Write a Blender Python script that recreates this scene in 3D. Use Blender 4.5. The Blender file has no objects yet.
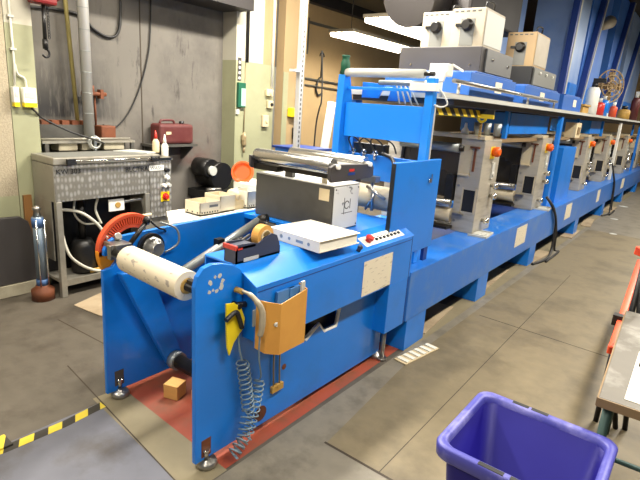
import bpy, bmesh, math, random
from mathutils import Vector, Matrix
random.seed(4)
SC = bpy.context.scene
COL = SC.collection
PI = math.pi
sin, cos = math.sin, math.cos

# ------------------------------------------------------------------ materials
def srgb(r, g, b):
    f = lambda c: (c / 255 / 12.92) if c <= 10 else ((c / 255 + .055) / 1.055) ** 2.4
    return (f(r), f(g), f(b), 1)

def mat(name, col, rough=.5, metal=0, var=.12, scale=6, bump=0, dirt=None, dirt_amt=.5, dirt_scale=3, coat=0, stretch=None, spec=None):
    m = bpy.data.materials.new(name); m.use_nodes = True
    nt = m.node_tree; N = nt.nodes; L = nt.links
    b = N['Principled BSDF']
    b.inputs['Metallic'].default_value = metal
    b.inputs['Coat Weight'].default_value = coat
    if spec is not None: b.inputs['Specular IOR Level'].default_value = spec
    tc = N.new('ShaderNodeTexCoord'); src = tc.outputs['Object']
    if stretch:
        mp = N.new('ShaderNodeMapping'); mp.inputs['Scale'].default_value = stretch
        L.new(src, mp.inputs['Vector']); src = mp.outputs['Vector']
    nz = N.new('ShaderNodeTexNoise'); nz.inputs['Scale'].default_value = scale; nz.inputs['Detail'].default_value = 6
    L.new(src, nz.inputs['Vector'])
    mx = N.new('ShaderNodeMix'); mx.data_type = 'RGBA'
    c = srgb(*col)
    mx.inputs[6].default_value = tuple(x * (1 - var) for x in c[:3]) + (1,)
    mx.inputs[7].default_value = tuple(min(1, x * (1 + var)) for x in c[:3]) + (1,)
    L.new(nz.outputs['Fac'], mx.inputs[0])
    out = mx.outputs[2]
    if dirt:
        n2 = N.new('ShaderNodeTexNoise'); n2.inputs['Scale'].default_value = dirt_scale; n2.inputs['Detail'].default_value = 9
        n2.inputs['Roughness'].default_value = .65
        L.new(src, n2.inputs['Vector'])
        rp = N.new('ShaderNodeMapRange'); rp.inputs[1].default_value = .48; rp.inputs[2].default_value = .68
        rp.inputs[3].default_value = 0; rp.inputs[4].default_value = dirt_amt
        L.new(n2.outputs['Fac'], rp.inputs[0])
        m2 = N.new('ShaderNodeMix'); m2.data_type = 'RGBA'; m2.inputs[7].default_value = srgb(*dirt)
        L.new(rp.outputs[0], m2.inputs[0]); L.new(out, m2.inputs[6]); out = m2.outputs[2]
    L.new(out, b.inputs['Base Color'])
    rr = N.new('ShaderNodeMapRange'); rr.inputs[3].default_value = max(0, rough - .08); rr.inputs[4].default_value = min(1, rough + .08)
    L.new(nz.outputs['Fac'], rr.inputs[0]); L.new(rr.outputs[0], b.inputs['Roughness'])
    if bump:
        bp = N.new('ShaderNodeBump'); bp.inputs['Strength'].default_value = bump; bp.inputs['Distance'].default_value = .01
        L.new(nz.outputs['Fac'], bp.inputs['Height']); L.new(bp.outputs[0], b.inputs['Normal'])
    return m

def stripes(name, ca, cb, direction, freq, rough=.6, wear=None):
    m = mat(name, ca, rough)
    nt = m.node_tree; N = nt.nodes; L = nt.links; b = N['Principled BSDF']
    old = b.inputs['Base Color'].links[0].from_socket
    tc = N.new('ShaderNodeTexCoord'); d = N.new('ShaderNodeVectorMath'); d.operation = 'DOT_PRODUCT'
    L.new(tc.outputs['Object'], d.inputs[0]); d.inputs[1].default_value = Vector(direction) * freq
    fr = N.new('ShaderNodeMath'); fr.operation = 'FRACT'; L.new(d.outputs['Value'], fr.inputs[0])
    gt = N.new('ShaderNodeMath'); gt.operation = 'GREATER_THAN'; gt.inputs[1].default_value = .5; L.new(fr.outputs[0], gt.inputs[0])
    mx = N.new('ShaderNodeMix'); mx.data_type = 'RGBA'; mx.inputs[7].default_value = srgb(*cb)
    L.new(gt.outputs[0], mx.inputs[0]); L.new(old, mx.inputs[6]); L.new(mx.outputs[2], b.inputs['Base Color'])
    return m

def scribble(name, base, ink, scale=(30, 30, 30), lo=.60, amt=.6, rough=.6):
    m = mat(name, base, rough, var=.04)
    nt = m.node_tree; N = nt.nodes; L = nt.links; b = N['Principled BSDF']
    old = b.inputs['Base Color'].links[0].from_socket
    tc = N.new('ShaderNodeTexCoord'); mp = N.new('ShaderNodeMapping'); mp.inputs['Scale'].default_value = scale
    L.new(tc.outputs['Object'], mp.inputs['Vector'])
    nz = N.new('ShaderNodeTexNoise'); nz.inputs['Scale'].default_value = 1; nz.inputs['Detail'].default_value = 3
    L.new(mp.outputs[0], nz.inputs['Vector'])
    rp = N.new('ShaderNodeMapRange'); rp.inputs[1].default_value = lo; rp.inputs[2].default_value = lo + .05; rp.inputs[4].default_value = amt
    L.new(nz.outputs['Fac'], rp.inputs[0])
    mx = N.new('ShaderNodeMix'); mx.data_type = 'RGBA'; mx.inputs[7].default_value = srgb(*ink)
    L.new(rp.outputs[0], mx.inputs[0]); L.new(old, mx.inputs[6]); L.new(mx.outputs[2], b.inputs['Base Color'])
    return m

def swirl_steel(name):
    m = bpy.data.materials.new(name); m.use_nodes = True
    nt = m.node_tree; N = nt.nodes; L = nt.links; b = N['Principled BSDF']
    b.inputs['Metallic'].default_value = .5
    tc = N.new('ShaderNodeTexCoord'); mp = N.new('ShaderNodeMapping'); mp.inputs['Scale'].default_value = (1, 1.5, .85)
    L.new(tc.outputs['Object'], mp.inputs['Vector'])
    v = N.new('ShaderNodeTexVoronoi'); v.inputs['Scale'].default_value = 21; v.inputs['Randomness'].default_value = .28
    L.new(mp.outputs[0], v.inputs['Vector'])
    mr = N.new('ShaderNodeMapRange'); mr.inputs[2].default_value = .6; mr.inputs[3].default_value = .16; mr.inputs[4].default_value = .55
    L.new(v.outputs['Distance'], mr.inputs[0]); L.new(mr.outputs[0], b.inputs['Roughness'])
    cr = N.new('ShaderNodeValToRGB'); cr.color_ramp.elements[0].color = srgb(240, 238, 230); cr.color_ramp.elements[1].color = srgb(128, 124, 114)
    cr.color_ramp.elements[1].position = .62
    L.new(v.outputs['Distance'], cr.inputs[0]); L.new(cr.outputs[0], b.inputs['Base Color'])
    bp = N.new('ShaderNodeBump'); bp.inputs['Strength'].default_value = .35; bp.inputs['Distance'].default_value = .004
    L.new(v.outputs['Distance'], bp.inputs['Height']); L.new(bp.outputs[0], b.inputs['Normal'])
    return m

def emit(name, col, strength):
    m = bpy.data.materials.new(name); m.use_nodes = True
    b = m.node_tree.nodes['Principled BSDF']
    b.inputs['Emission Color'].default_value = srgb(*col); b.inputs['Emission Strength'].default_value = strength
    return m

M = {}
M['blue'] = mat('blue_paint', (9, 119, 216), .36, var=.1, scale=3, dirt=(34, 104, 178), dirt_amt=.4, dirt_scale=4, coat=.25)
M['carrier_blue'] = mat('shaded_blue_paint', (26, 88, 170), .5, var=.15, dirt=(70, 104, 150), dirt_amt=.4)  # darker blue holds the shading on the shelf boxes
M['mast_blue'] = mat('mast_blue_paint', (40, 66, 136), .4, var=.1)
M['blue_worn'] = mat('worn_blue_paint', (14, 108, 200), .38, var=.1, scale=4, dirt=(110, 140, 172), dirt_amt=.4, dirt_scale=5, coat=.2)
M['blue_light'] = mat('light_blue_paint', (22, 134, 232), .34, var=.05, scale=3, coat=.15)
M['collar_blue'] = mat('faded_blue_collar', (62, 92, 134), .5, var=.2)
M['blue_dark'] = mat('dark_blue_paint', (14, 50, 120), .45, var=.2)
M['steel'] = mat('brushed_steel', (186, 179, 163), .45, .35, var=.12, scale=5, stretch=(1, 1, 6), dirt=(110, 98, 80), dirt_amt=.4)
M['steel_cream'] = mat('cream_enamel', (200, 186, 155), .45, .1, var=.08, dirt=(120, 100, 75), dirt_amt=.4)
M['chrome'] = mat('chrome', (222, 220, 214), .16, 1, var=.05)
M['roller_chrome'] = mat('ground_roller_steel', (184, 182, 176), .24, .9, var=.05)
M['dull_chrome'] = mat('dull_chrome', (170, 168, 162), .3, .9, var=.15, dirt=(90, 80, 65), dirt_amt=.5)
M['swirl'] = swirl_steel('swirl_polished_steel')
M['frame_steel'] = mat('stainless_frame', (156, 151, 138), .40, .45, var=.15, scale=8, dirt=(90, 84, 72), dirt_amt=.5)
M['grey_metal'] = mat('dark_grey_metal', (86, 84, 78), .5, .3, var=.15, dirt=(58, 54, 48), dirt_amt=.5)
M['mid_grey'] = mat('mid_grey_paint', (118, 118, 112), .5, .1, var=.1)
M['tube_grey'] = mat('grey_tube', (150, 154, 152), .35, .5, var=.1)
M['lid_grey'] = mat('pale_grey_panel', (188, 188, 180), .5, 0, var=.06)
M['black'] = mat('black_plastic', (22, 22, 22), .45, var=.3)
M['black_metal'] = mat('black_metal', (34, 33, 32), .35, .4, var=.3, dirt=(70, 60, 45), dirt_amt=.4)
M['rubber'] = mat('rubber', (28, 28, 28), .75, var=.2)
M['white'] = mat('white_plastic', (232, 230, 220), .4, var=.04)
M['white_rough'] = mat('white_card', (226, 222, 208), .65, var=.05)
M['binder_white'] = mat('ivory_cover', (226, 218, 202), .5, var=.04)
M['gun_grey'] = mat('worn_gun_metal', (164, 152, 128), .45, .2, var=.12)
M['liner'] = mat('blue_tinted_plastic', (70, 124, 184), .2, var=.1)
M['pipe_alu'] = mat('satin_aluminium', (186, 184, 178), .42, .35, var=.1, scale=3)
M['carton'] = mat('pale_carton', (220, 208, 182), .65, var=.05)
M['cream'] = mat('cream_card', (208, 190, 152), .65, var=.08)
M['paper'] = scribble('written_paper', (222, 212, 188), (132, 120, 106), (4, 16, 80), .60, .5)
M['roll_paper'] = scribble('printed_web', (222, 208, 180), (128, 118, 116), (18, 40, 40), .60, .65)
M['panel_print'] = scribble('printed_panel', (206, 206, 202), (70, 70, 72), (14, 14, 22), .63, .8)
M['red'] = mat('red_plastic', (196, 42, 30), .4, var=.1)
M['orange'] = mat('orange_plastic', (228, 92, 12), .42, var=.06)
M['red_orange'] = mat('red_orange_guard', (214, 82, 44), .45, var=.1)
M['amber'] = mat('amber_guard', (240, 152, 22), .42, var=.06)
M['yellow'] = mat('yellow_plastic', (240, 212, 30), .42, var=.06)
M['green'] = mat('green_plastic', (14, 84, 58), .5, var=.1)
M['pale_green'] = mat('pale_green_label', (150, 190, 170), .5, var=.06)
M['kraft'] = mat('tan_card', (206, 148, 66), .5, var=.08, scale=5, dirt=(180, 120, 50), dirt_amt=.4)
M['wood'] = mat('pale_wood', (214, 164, 92), .6, var=.15, scale=6, stretch=(1, 8, 8))
M['brown_wood'] = mat('brown_board', (126, 86, 40), .6, var=.2, scale=6, stretch=(8, 8, 1))
M['tape'] = mat('amber_tape', (214, 160, 84), .3, var=.05)
M['core'] = mat('card_core', (176, 138, 66), .6, var=.2)
M['navy'] = mat('navy_plastic', (52, 58, 76), .45, var=.1)
M['hoist_red'] = mat('grimy_red', (120, 24, 22), .5, var=.2)
M['olive_wood'] = mat('olive_tan_wood', (134, 122, 70), .6, var=.15)
M['maroon'] = mat('maroon_plastic', (88, 36, 34), .5, var=.15, dirt=(110, 70, 64), dirt_amt=.4)
M['rust'] = mat('rust_brown', (110, 58, 28), .7, var=.3, dirt=(50, 30, 18), dirt_amt=.7, scale=14)
M['bin'] = mat('violet_blue_plastic', (24, 18, 108), .45, var=.07, dirt=(30, 30, 122), dirt_amt=.3, dirt_scale=2, spec=.2)
M['bin_rim'] = mat('scuffed_violet_rim', (66, 66, 150), .45, var=.12, scale=9, dirt=(140, 138, 196), dirt_amt=.7, dirt_scale=7)
M['worktop'] = mat('worn_grey_worktop', (100, 95, 85), .6, var=.25, scale=10, dirt=(150, 147, 138), dirt_amt=.7, dirt_scale=6)
M['wood_edge'] = mat('worktop_edge', (128, 104, 70), .65, var=.25, scale=10)
M['green_metal'] = mat('green_grey_metal', (60, 84, 78), .5, .3, var=.2)
M['trestle'] = mat('trestle_red', (226, 80, 44), .45, var=.1)
M['dark_panel'] = mat('dark_glossy_panel', (56, 52, 48), .28, .4, var=.3, scale=3)
M['charcoal'] = mat('charcoal_box', (66, 62, 60), .5, .1, var=.12)
M['charcoal_light'] = mat('grey_box_door', (98, 98, 96), .45, .1, var=.08)
M['vent_white'] = mat('off_white_enamel', (172, 162, 142), .5, var=.06, dirt=(140, 125, 100), dirt_amt=.4)  # toned down so the colour holds the dimness above the shelf
M['vent_tan'] = mat('tan_enamel', (172, 144, 102), .5, var=.08)
M['coil'] = mat('grey_coil_hose', (118, 138, 150), .35, var=.1)
M['cable'] = mat('black_cable', (30, 28, 26), .55, var=.2)
M['pale_cable'] = mat('pale_cable', (200, 196, 180), .5, var=.08)
M['tubing'] = mat('tan_tubing', (150, 132, 98), .4, var=.1)
M['barrel_steel'] = mat('blue_grey_barrel', (112, 126, 138), .35, .4, var=.15)
M['glass_blue'] = mat('pale_blue_glass', (128, 168, 196), .25, .1, var=.15)
M['hazard'] = stripes('hazard_stripes', (226, 196, 40), (38, 36, 32), (0, .75, 1), 9)
M['floor_tape'] = stripes('hazard_tape', (206, 184, 52), (48, 44, 36), (.5, 1, 0), 7.4)
M['perforated'] = mat('galvanised_white', (214, 212, 206), .4, .2, var=.06)
M['lamp_house'] = mat('lamp_housing', (150, 140, 120), .5, var=.05)
M['tube_on'] = emit('lit_tube', (255, 240, 206), 14)
M['duct_dark'] = mat('dark_ducting', (44, 40, 38), .6, .2, var=.3, scale=2)
M['tower_blue'] = mat('blue_sheet_metal', (62, 118, 206), .45, .2, var=.3, scale=1.2, dirt=(110, 146, 200), dirt_amt=.6, dirt_scale=.8)
M['tower_grey'] = mat('blue_grey_sheet', (146, 172, 212), .42, .2, var=.2, scale=1.2, dirt=(74, 122, 196), dirt_amt=.6, dirt_scale=.9)
# setting
M['concrete_wall'] = mat('stained_concrete_wall', (106, 101, 93), .8, var=.16, scale=2.2, dirt=(70, 66, 62), dirt_amt=.55, dirt_scale=1.6, bump=.05)
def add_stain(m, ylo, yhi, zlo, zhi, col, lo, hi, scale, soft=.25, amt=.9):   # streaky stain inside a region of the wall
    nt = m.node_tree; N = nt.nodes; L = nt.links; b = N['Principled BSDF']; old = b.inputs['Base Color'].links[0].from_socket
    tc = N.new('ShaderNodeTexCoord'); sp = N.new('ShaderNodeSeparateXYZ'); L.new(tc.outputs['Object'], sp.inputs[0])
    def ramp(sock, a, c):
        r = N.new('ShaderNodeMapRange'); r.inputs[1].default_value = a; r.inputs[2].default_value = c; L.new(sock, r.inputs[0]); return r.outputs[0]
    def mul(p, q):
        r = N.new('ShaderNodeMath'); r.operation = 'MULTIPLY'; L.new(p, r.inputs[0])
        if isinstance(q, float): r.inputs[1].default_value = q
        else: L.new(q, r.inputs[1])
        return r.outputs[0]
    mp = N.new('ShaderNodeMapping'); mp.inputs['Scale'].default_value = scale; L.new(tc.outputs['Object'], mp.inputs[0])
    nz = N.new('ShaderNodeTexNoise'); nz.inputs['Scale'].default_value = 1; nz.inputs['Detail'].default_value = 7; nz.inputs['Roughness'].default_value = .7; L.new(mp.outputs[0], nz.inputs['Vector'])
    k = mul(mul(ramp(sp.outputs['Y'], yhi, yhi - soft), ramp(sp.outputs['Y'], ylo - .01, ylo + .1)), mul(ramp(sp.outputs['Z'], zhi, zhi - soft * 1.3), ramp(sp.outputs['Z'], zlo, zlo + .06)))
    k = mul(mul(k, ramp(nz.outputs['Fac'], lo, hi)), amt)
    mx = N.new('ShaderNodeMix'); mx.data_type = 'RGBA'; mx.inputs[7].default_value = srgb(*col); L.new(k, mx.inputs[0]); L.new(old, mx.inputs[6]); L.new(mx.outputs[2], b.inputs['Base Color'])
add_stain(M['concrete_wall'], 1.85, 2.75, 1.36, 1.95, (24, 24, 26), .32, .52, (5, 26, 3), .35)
add_stain(M['concrete_wall'], 2.3, 3.95, 1.1, 2.5, (52, 48, 44), .58, .68, (3, 9, 2.2), .3, .8)
add_stain(M['concrete_wall'], 3.25, 3.9, .9, 1.5, (96, 58, 52), .35, .6, (3, 4, 6), .3, .6)
M['wall_white'] = mat('white_wall_paint', (186, 181, 163), .7, var=.05, dirt=(160, 150, 128), dirt_amt=.3)
M['wall_green'] = mat('green_wall_paint', (152, 152, 120), .6, var=.06, dirt=(124, 122, 94), dirt_amt=.35)
M['chipboard'] = mat('rough_render', (164, 152, 128), .9, var=.35, scale=70, bump=.5)
M['beige_wall'] = mat('beige_wall_paint', (166, 141, 102), .8, var=.1, scale=1.5, dirt=(140, 118, 84), dirt_amt=.35, dirt_scale=1.2)
M['skirt'] = mat('pale_skirting', (176, 168, 144), .7, var=.1, dirt=(110, 96, 72), dirt_amt=.6)
M['ceiling'] = mat('dark_ceiling', (60, 54, 50), .85, var=.2, scale=1)
M['floor'] = mat('worn_concrete_floor', (86, 79, 68), .55, var=.3, scale=11, dirt=(52, 44, 34), dirt_amt=.8, dirt_scale=2.4, bump=.12)
M['floor_blue'] = mat('blue_grey_floor', (102, 103, 111), .5, var=.18, scale=10, bump=.08, dirt=(74, 66, 54), dirt_amt=.75, dirt_scale=2.1)
M['floor_curb'] = mat('tan_grey_screed', (128, 118, 92), .65, var=.12, scale=9, dirt=(110, 98, 74), dirt_amt=.5)
M['floor_red'] = mat('red_floor_paint', (156, 72, 48), .55, var=.14, scale=5, dirt=(112, 76, 54), dirt_amt=.8, dirt_scale=4)
M['floor_grey'] = mat('pale_grey_floor', (124, 117, 102), .5, var=.22, scale=12, bump=.1, dirt=(86, 80, 68), dirt_amt=.7, dirt_scale=5)
M['floor_tan'] = mat('tan_worn_floor', (120, 108, 82), .55, var=.24, scale=13, bump=.12, dirt=(84, 74, 54), dirt_amt=.75, dirt_scale=2)
M['floor_card'] = mat('dirty_card', (164, 146, 118), .7, var=.12, dirt=(112, 92, 66), dirt_amt=.6)
M['joint'] = mat('dark_joint', (58, 48, 34), .7, var=.2)

# ------------------------------------------------------------------ mesh helper
class MB:
    def __init__(s, m=None): s.v = []; s.f = []; s.mi = []; s.sm = []; s.cur = 0; s.m = m
    def add(s, vs, fs, smooth=False):
        o = len(s.v)
        for p in vs:
            p = Vector(p); s.v.append(s.m @ p if s.m else p)
        for k, f in enumerate(fs):
            s.f.append([i + o for i in f]); s.mi.append(s.cur)
            s.sm.append(smooth[k] if isinstance(smooth, list) else smooth)
        return s
    def box(s, x0, x1, y0, y1, z0, z1):
        return s.add([(x, y, z) for z in (z0, z1) for x, y in ((x0, y0), (x1, y0), (x1, y1), (x0, y1))],
                     [(3, 2, 1, 0), (4, 5, 6, 7), (0, 1, 5, 4), (1, 2, 6, 5), (2, 3, 7, 6), (3, 0, 4, 7)])
    def cyl(s, p0, p1, r0, r1=None, n=20):
        return s.lathe([(0, 0), (r0, 0), (r0 if r1 is None else r1, 1), (0, 1)], p0, p1, n)
    def lathe(s, prof, p0, p1, n=24):                  # profile (radius, fraction along p0-p1)
        p0, p1 = Vector(p0), Vector(p1); d = p1 - p0; a = d.normalized()
        u = a.orthogonal().normalized(); w = a.cross(u)
        vs = []; fs = []; sm = []
        for r, h in prof:
            for k in range(n):
                t = 2 * PI * k / n; vs.append(p0 + d * h + (u * cos(t) + w * sin(t)) * max(r, 1e-5))
        for j in range(len(prof) - 1):
            (ra, ha), (rb, hb) = prof[j], prof[j + 1]
            flat = abs(hb - ha) < 1e-6
            for k in range(n):
                k2 = (k + 1) % n
                fs.append((j * n + k, j * n + k2, (j + 1) * n + k2, (j + 1) * n + k)); sm.append(not flat)
        return s.add(vs, fs, sm)
    def tube(s, pts, r, n=8, closed=False):
        pts = [Vector(p) for p in pts]; m = len(pts); vs = []; fs = []; sm = []; u = None
        for i, p in enumerate(pts):
            a = pts[(i + 1) % m] if (closed or i < m - 1) else p
            b = pts[i - 1] if (closed or i > 0) else p
            t = (a - b).normalized()
            u = t.orthogonal().normalized() if u is None else (u - t * u.dot(t)).normalized()
            w = t.cross(u); rr = r[i] if isinstance(r, (list, tuple)) else r
            for k in range(n):
                q = 2 * PI * k / n; vs.append(p + (u * cos(q) + w * sin(q)) * rr)
        for i in range(m if closed else m - 1):
            for k in range(n):
                k2 = (k + 1) % n; j = (i + 1) % m
                fs.append((i * n + k, i * n + k2, j * n + k2, j * n + k)); sm.append(True)
        if not closed:
            fs += [tuple(reversed(range(n))), tuple((m - 1) * n + k for k in range(n))]; sm += [False, False]
        return s.add(vs, fs, sm)
    def prism(s, poly, axis, a, b):
        def P(p, h): return {'x': (h, p[0], p[1]), 'y': (p[0], h, p[1]), 'z': (p[0], p[1], h)}[axis]
        n = len(poly)
        return s.add([P(p, a) for p in poly] + [P(p, b) for p in poly],
                     [tuple(range(n))[::-1], tuple(range(n, 2 * n))] + [(i, (i + 1) % n, n + (i + 1) % n, n + i) for i in range(n)])
    def arc(s, c, ri, ro, a0, a1, x0, x1, n=24):      # ring sector in the YZ plane, thick along X
        vs = []; fs = []
        for k in range(n + 1):
            t = a0 + (a1 - a0) * k / n
            for r in (ri, ro):
                for x in (x0, x1): vs.append((x, c[0] + r * cos(t), c[1] + r * sin(t)))
        for k in range(n):
            o = 4 * k; q = o + 4
            fs += [(o, o + 1, q + 1, q), (o + 2, q + 2, q + 3, o + 3), (o, q, q + 2, o + 2), (o + 1, o + 3, q + 3, q + 1)]
        fs += [(0, 2, 3, 1), (4 * n, 4 * n + 1, 4 * n + 3, 4 * n + 2)]
        return s.add(vs, fs)
    def sphere(s, c, r, n=12, sq=(1, 1, 1)):
        vs = []; fs = []; h = n // 2
        for j in range(h + 1):
            for k in range(n):
                a, b = PI * j / h, 2 * PI * k / n
                vs.append((c[0] + sq[0] * r * sin(a) * cos(b), c[1] + sq[1] * r * sin(a) * sin(b), c[2] - sq[2] * r * cos(a)))
        for j in range(h):
            for k in range(n): fs.append((j * n + k, j * n + (k + 1) % n, (j + 1) * n + (k + 1) % n, (j + 1) * n + k))
        return s.add(vs, fs, True)

ORG = {}
def obj(name, mb, m, parent=None, bevel=0, label=None, origin=None, seg=2):
    ms = m if isinstance(m, (list, tuple)) else [m]
    o0 = ORG[parent.name] if parent else Vector(origin or (0, 0, 0))
    me = bpy.data.meshes.new(name)
    me.from_pydata([tuple(p - o0) for p in mb.v], [], mb.f)
    for x in ms: me.materials.append(M[x])
    for p, i, sm in zip(me.polygons, mb.mi, mb.sm): p.material_index = i; p.use_smooth = sm
    bm = bmesh.new(); bm.from_mesh(me)
    bmesh.ops.remove_doubles(bm, verts=bm.verts, dist=2e-5)
    bmesh.ops.recalc_face_normals(bm, faces=bm.faces); bm.to_mesh(me); bm.free()
    o = bpy.data.objects.new(name, me); COL.objects.link(o)
    if parent: o.parent = parent
    else: o.location = o0
    ORG[o.name] = o0
    if bevel:
        md = o.modifiers.new('Bevel', 'BEVEL'); md.width = bevel; md.segments = seg; md.limit_method = 'ANGLE'; md.angle_limit = .7
    if label: o['label'] = label
    return o
def thing(name, label, cat, loc, group=None):
    o = bpy.data.objects.new(name, None); COL.objects.link(o); o.location = loc; o.empty_display_size = .1
    o['label'] = label; o['category'] = cat
    if group: o['group'] = group
    ORG[o.name] = Vector(loc); return o
def solo(name, label, cat, mb, m, group=None, bevel=0, seg=2):
    xs = [p.x for p in mb.v]; ys = [p.y for p in mb.v]; zs = [p.z for p in mb.v]
    o = obj(name, mb, m, None, bevel, label, ((min(xs) + max(xs)) / 2, (min(ys) + max(ys)) / 2, min(zs)), seg)
    o['category'] = cat
    if group: o['group'] = group
    return o
def struct(name, mb, m, bevel=0, parent=None):
    o = obj(name, mb, m, parent, bevel)
    if not parent: o['kind'] = 'structure'
    return o
def dup(root, off, label, group=None):
    r = root.copy(); COL.objects.link(r); r.location = root.location + Vector(off); r['label'] = label
    if group: r['group'] = group
    ORG[r.name] = ORG[root.name] + Vector(off)
    for ch in [c for c in COL.objects if c.parent == root]:
        c = ch.copy(); COL.objects.link(c); c.parent = r; ORG[c.name] = ORG[r.name]
        for g in [q for q in COL.objects if q.parent == ch]:
            d = g.copy(); COL.objects.link(d); d.parent = c
    return r
def lettering(name, text, size, m, parent, pos, xdir, ydir):
    cu = bpy.data.curves.new(name, 'FONT'); cu.body = text; cu.size = size; cu.extrude = .0006
    t = bpy.data.objects.new(name + '_tmp', cu); COL.objects.link(t)
    bpy.context.view_layer.update()
    me = bpy.data.meshes.new_from_object(t.evaluated_get(bpy.context.evaluated_depsgraph_get()))
    bpy.data.objects.remove(t)
    me.materials.clear(); me.materials.append(M[m])
    x, y = Vector(xdir).normalized(), Vector(ydir).normalized(); z = x.cross(y)
    R = Matrix((x, y, z)).transposed().to_4x4(); R.translation = Vector(pos) - (ORG[parent.name] if parent else Vector((0, 0, 0)))
    me.transform(R)
    o = bpy.data.objects.new(name, me); COL.objects.link(o); o.parent = parent; return o
def helix(path, r, turns, n=14):
    path = [Vector(p) for p in path]; seg = [(b - a).length for a, b in zip(path, path[1:])]; tot = sum(seg); out = []
    for i in range(int(turns * n) + 1):
        d = tot * i / (turns * n); k = 0
        while k < len(seg) - 1 and d > seg[k]: d -= seg[k]; k += 1
        t = (path[k + 1] - path[k]).normalized(); p = path[k] + t * d
        u = Vector((1, 0, 0)); u = (u - t * u.dot(t)).normalized(); w = t.cross(u); a = 2 * PI * i / n
        out.append(p + (u * cos(a) + w * sin(a)) * r)
    return out
def smooth_path(pts, n=6):
    pts = [Vector(p) for p in pts]; P = [pts[0]] + pts + [pts[-1]]; out = []
    for i in range(1, len(P) - 2):
        a, b, c, d = P[i - 1:i + 3]
        for k in range(n):
            t = k / n
            out.append(.5 * ((2 * b) + (c - a) * t + (2 * a - 5 * b + 4 * c - d) * t * t + (3 * b - a - 3 * c + d) * t ** 3))
    return out + [pts[-1]]

# ------------------------------------------------------------------ the setting
fl = MB()
def rect(x0, x1, y0, y1, z, mi):
    fl.cur = mi; fl.add([(x0, y0, z), (x1, y0, z), (x1, y1, z), (x0, y1, z)], [(0, 1, 2, 3)])
def quad(p, z, mi): fl.cur = mi; fl.add([(x, y, z) for x, y in p], [tuple(range(len(p)))])
rect(-7.2, 5, -4, 20, 0, 0)
quad([(-2.36, -4), (-1.42, -4), (-1.42, 1.13), (-2.36, 1.21)], .0006, 1)
quad([(-2.42, 1.215), (-1.46, 1.135), (-1.46, 1.34), (-2.42, 1.385)], .0010, 2)
quad([(-2.42, 1.385), (-1.47, 1.34), (-1.49, 3.0), (-2.42, 3.0)], .0012, 3)
rect(-1.62, -1.43, 3.0, 17, .0008, 2)
quad([(-1.46, -4), (3, -4), (3, 20), (-1.43, 20)], .0004, 4)
quad([(-1.24, 1.81), (3, 1.79), (3, 9), (-1.36, 9), (-1.36, 2.97)], .0008, 5)
quad([(-1.25, 1.80), (3, 1.782), (3, 1.797), (-1.25, 1.815)], .0014, 6)
quad([(-2.86, 1.286), (-1.5, 1.128), (-1.5, 1.135), (-2.86, 1.294)], .0014, 6)
quad([(-.93, 1.8), (-.925, 1.8), (-.985, 6), (-.99, 6)], .0013, 6)
quad([(-1.3, 4.06), (0, 4.0), (0, 4.012), (-1.3, 4.07)], .0013, 6)
quad([(-3.55, 1.55), (-2.45, 1.62), (-2.45, 1.63), (-3.55, 1.56)], .0008, 6)
struct('floor', fl, ['floor', 'floor_blue', 'floor_curb', 'floor_red', 'floor_grey', 'floor_tan', 'joint'])

w = MB(); w.cur = 0; w.box(-4.7, -4.52, 1.855, 3.95, 0, 4.2)
struct('wall_alcove', w, 'concrete_wall')
j = MB()
for y, hw in ((2.925, .006), (2.40, .003)): j.box(-4.522, -4.517, y - hw, y + hw, .3, 3.4)
struct('trim_1', j, 'joint')
b = MB(); b.box(-4.7, -4.30, -4, 1.655, .80, 4.2)
struct('wall_left', b, 'chipboard')
b = MB(); b.box(-4.7, -4.30, -4, 1.655, 0, .80)
struct('wall_left_lower', b, 'wall_green')
b = MB(); b.box(-4.285, -4.30, -4, 1.75, 0, .10)
struct('baseboard_left', b, 'skirt')
b = MB(); b.cur = 0; b.box(-4.7, -4.30, 1.66, 1.855, 0, 2.09); b.cur = 1; b.box(-4.7, -4.30, 1.66, 1.855, 2.09, 4.2)
struct('pillar_left', b, ['wall_green', 'wall_white'])
for nm, x, y0, y1, lo, hi in (('pillar_corner', -4.30, 3.95, 4.085, 'wall_green', 'wall_white'), ('wall_pier', -4.315, 4.085, 4.38, 'wall_green', 'wall_white'),
                          ('wall_strip', -4.34, 4.38, 4.60, 'wall_green', 'beige_wall'), ('wall_groove', -4.44, 4.60, 4.74, 'mid_grey', 'grey_metal'),
                          ('wall_end', -4.32, 4.74, 5.15, 'beige_wall', 'beige_wall')):
    b = MB(); b.cur = 0; b.box(-4.7, x, y0, y1, 0, 2.07); b.cur = 1; b.box(-4.7, x, y0, y1, 2.07, 4.2)
    struct(nm, b, [lo, hi])
b = MB(); b.box(-4.32, -4.312, 4.74, 4.83, 0, 2.02); struct('trim_2', b, 'wall_green')
b = MB(); b.box(-7.0, -6.6, 5.0, 19, 0, 4.2); struct('wall_hall', b, 'beige_wall')
b = MB(); b.box(-7.0, -4.7, 4.9, 5.0, 0, 4.2); struct('wall_return', b, 'beige_wall')
b = MB(); b.box(-7.0, 5, 19, 19.2, 0, 4.2); struct('wall_back', b, 'beige_wall')
b = MB(); b.box(-7.2, 5, -4, 19.2, 4.2, 4.4); struct('ceiling', b, 'ceiling')
b = MB(); b.box(-4.55, -4.1, 2.6, 4.0, 2.56, 2.95); b.box(-6.6, -6.45, 5, 19, 3.5, 3.7)
struct('beam_overhead', b, 'duct_dark')
for x in (-5.8, -4.2, -2.6):
    pass

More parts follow.
